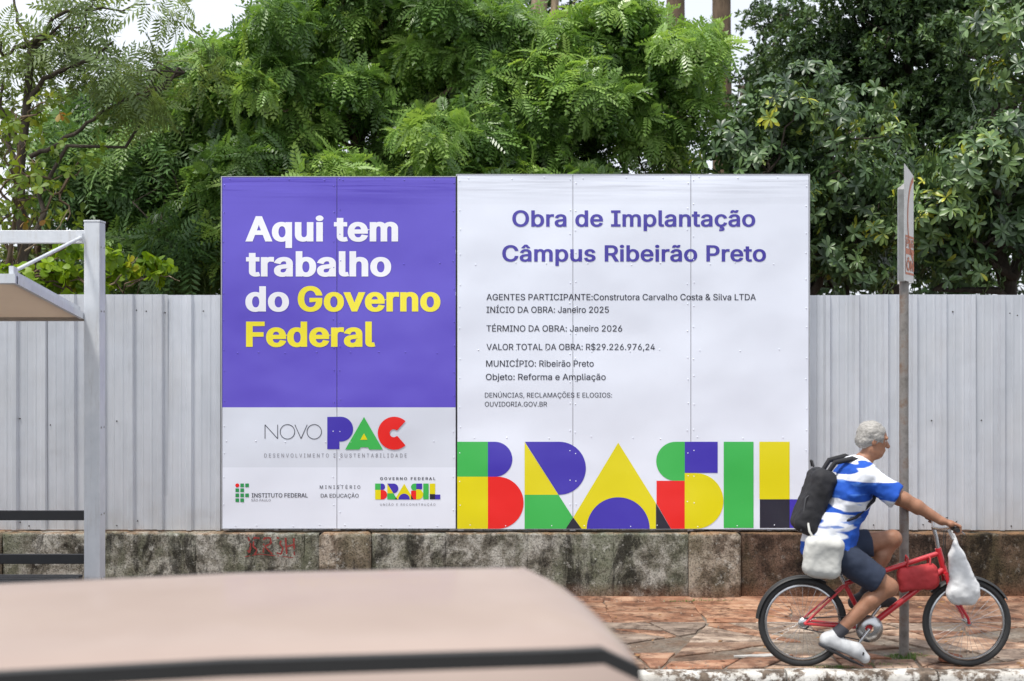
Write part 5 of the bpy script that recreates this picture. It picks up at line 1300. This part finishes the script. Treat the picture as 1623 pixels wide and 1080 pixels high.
# mudguards show as dark arcs over both wheels
for c, a0, a1 in ((ra, 60, 175), (fa, 30, 140)):
    mb = MB(); V = []; AA = np.linspace(R(a0), R(a1), 24); rg = RW + .016
    for a_ in AA:
        for yy, dz in ((-.030, -.014), (-.016, 0), (.016, 0), (.030, -.014)): V.append((c[0] + (rg + dz) * math.cos(a_), yy, c[2] + (rg + dz) * math.sin(a_)))
    mb.add(V, [(i * 4 + j, (i + 1) * 4 + j, (i + 1) * 4 + j + 1, i * 4 + j + 1) for i in range(23) for j in range(3)], 0, True); mb.build('mudguard', M_rub, bike)
# front wire basket with the load
M_wire = simple('dull_wire', (.25, .25, .25), .4, .7)
# red bag slung in the frame, pale plastic bag on the handlebar
fr_ = Field((2.50, CYD - .10, .42), (2.95, CYD + .08, .78), .007); fr_.put(rbox((2.735, CYD - .01, .60), (.135, .055, .088), .045, -.12), (2.55, CYD - .09, .46), (2.92, CYD + .07, .76), .02); fr_.wrinkle(.02, 10, 33); fr_.wrinkle(.006, 26, 34)
rb_ = thing('frame_bag', 'red cloth bag slung inside the bicycle frame', 'bag', (2.735, CYD - .01, .5)); sculpt(fr_, 'bag_body', M_redb, rb_, (2.735, CYD - .01, .5))
for x in (2.66, 2.81): MB().tube([Vector((x - 2.735, -.02, .17)), Vector((x - 2.735, -.03, .235)), Vector((x - 2.735, .02, .25)), Vector((x - 2.735, .04, .17))], .006, 6).build('strap', M_redb, rb_)
fw = Field((2.84, CYD - .26, .40), (3.14, CYD - .02, .96), .007); bc = (2.985, CYD - .13, .40)
fw.cap((2.965, CYD - .13, .74), (3.0, CYD - .13, .56), .060, .098, .06, sq=(1, .75, 1)); fw.cap((2.95, CYD - .13, .52), (3.03, CYD - .13, .51), .07, .07, .05, sq=(1, .8, 1)); fw.cap((2.945, CYD - .13, .90), (2.965, CYD - .13, .76), .014, .045, .04); fw.wrinkle(.020, 10, 41); fw.wrinkle(.006, 26, 43)
wb = thing('plastic_bag', 'full white plastic bag hanging from the handlebar in front', 'bag', bc); sculpt(fw, 'bag_body', M_white, wb, bc)
MB().tube([Vector((2.945, CYD - .13, .89)) - Vector(bc), Vector((2.91, CYD - .13, .985)) - Vector(bc), Vector((2.885, CYD - .13, .975)) - Vector(bc), Vector((2.935, CYD - .13, .88)) - Vector(bc)], .009, 6).build('bag_handle', M_white, wb)
# ================= SMALL THINGS ON THE PAVEMENT =================
n = NT('broken_brick_clay'); v = n.coord('Object'); n.col(n.ramp(n.noise(v, 22, 8, .7), [(.3, (.10, .035, .02)), (.6, (.27, .10, .055)), (.8, (.38, .22, .14))])); n.set(.9); n.bump(n.noise(v, 60, 8, .7), 1, .01); M_brick = n.m
def rock(name, label, cat, c, size, mat, seed, rot=0.0, tilt=0.0):
    mb = MB(); g = np.random.default_rng(seed); n1, n2 = 10, 14; V = []
    for i in range(n1 + 1):
        th = math.pi * i / n1
        for j in range(n2):
            ph = 2 * math.pi * j / n2; d = np.array([math.sin(th) * math.cos(ph), math.sin(th) * math.sin(ph), math.cos(th)]); b = d / np.max(np.abs(d)) * .5; V.append((b * .85 + d * .08) * np.array(size))
    V = np.array(V); V += fbm(V + seed, 22, 3, seed)[:, None] * .012 * V / (np.linalg.norm(V, axis=1, keepdims=True) + 1e-6)
    V[:, 2] -= V[:, 2].min(); Ry = np.array(Matrix.Rotation(tilt, 3, 'Y')); V = V @ Ry.T; V[:, 2] -= V[:, 2].min()
    mb.add(V, [(i * n2 + j, i * n2 + (j + 1) % n2, (i + 1) * n2 + (j + 1) % n2, (i + 1) * n2 + j) for i in range(n1) for j in range(n2)], 0, False)
    o = mb.build(name, mat); o.location = c; o.rotation_euler = (0, 0, rot); return tag(o, label, cat)
q = W(1510, 1048, 0)  # unused depth, placed below by hand
rock('broken_brick', 'broken reddish brick lying on the pavement right of the sign pole', 'brick', (2.985, 9.60, .0), (.155, .085, .06), M_brick, 4, -.45, .12)
rock('stone', 'small stone at the foot of the wall behind the cyclist', 'stone', (2.87, 11.72, .0), (.10, .06, .04), M_slab[2], 9, .3, 0)
rock('stone', 'flat brown stone by the wall left of the rear wheel', 'stone', (2.6, 11.55, .0), (.09, .05, .03), M_slab[1], 12, .3, 0)
M_board = simple('weathered_grey_board', (.42, .41, .39), .8, var=.25, sc=18, bump=.4, bsc=50)
mb = MB(); mb.add([(-.19, -.035, .004), (.02, -.05, .004), (.20, .01, .004), (.16, .05, .004), (-.02, .02, .004), (-.19, -.02, .004)] + [(-.19, -.035, .014), (.02, -.05, .014), (.20, .01, .016), (.16, .05, .016), (-.02, .02, .014), (-.19, -.02, .014)],
    [(0, 5, 4, 3, 2, 1), (6, 7, 8, 9, 10, 11)] + [(i, (i + 1) % 6, 6 + (i + 1) % 6, 6 + i) for i in range(6)])
o = mb.build('board_scrap', M_board); o.location = (1.73, 9.80, .0); tag(o, 'pale grey scrap of board lying on the pavement behind the rear wheel', 'board')
g = np.random.default_rng(77); mb = MB()
for _ in range(420):
    x, y = g.uniform(.4, 4.6), (g.uniform(9.42, 11.85) if g.uniform() < .55 else g.choice([9.46, 11.85]) + g.normal(0, .03)); s_ = g.uniform(.003, .010)
    V = [(x + s_ * math.cos(a_) * g.uniform(.7, 1.2), y + s_ * math.sin(a_) * g.uniform(.7, 1.2), 0.0) for a_ in np.linspace(0, 5.2, 6)]; mb.add(V + [(x, y, s_ * g.uniform(.5, 1) + .006)], [(i, (i + 1) % 6, 6) for i in range(6)])
o = mb.build('grit', M_slab[2], kind='stuff'); tag(o, 'grit and crumbs of soil strewn over the pavement', 'grit'); origin(o)
g = np.random.default_rng(78); mb = MB()
for _ in range(70):
    x, y, a_ = g.uniform(.6, 4.6), g.uniform(9.43, 11.8), g.uniform(0, 6.28); L_s = g.uniform(.015, .035); dx, dy = math.cos(a_) * L_s, math.sin(a_) * L_s
    mb.add([(x - dx, y - dy, .010), (x - dy * .4, y + dx * .4, .018), (x + dx, y + dy, .011), (x + dy * .4, y - dx * .4, .009)], [(0, 1, 2), (0, 2, 3)])
o = mb.build('fallen_leaves', simple('dry_leaf', (.25, .13, .05), .8, var=.4, sc=3), kind='stuff'); tag(o, 'dry leaves scattered on the pavement', 'leaves'); origin(o)
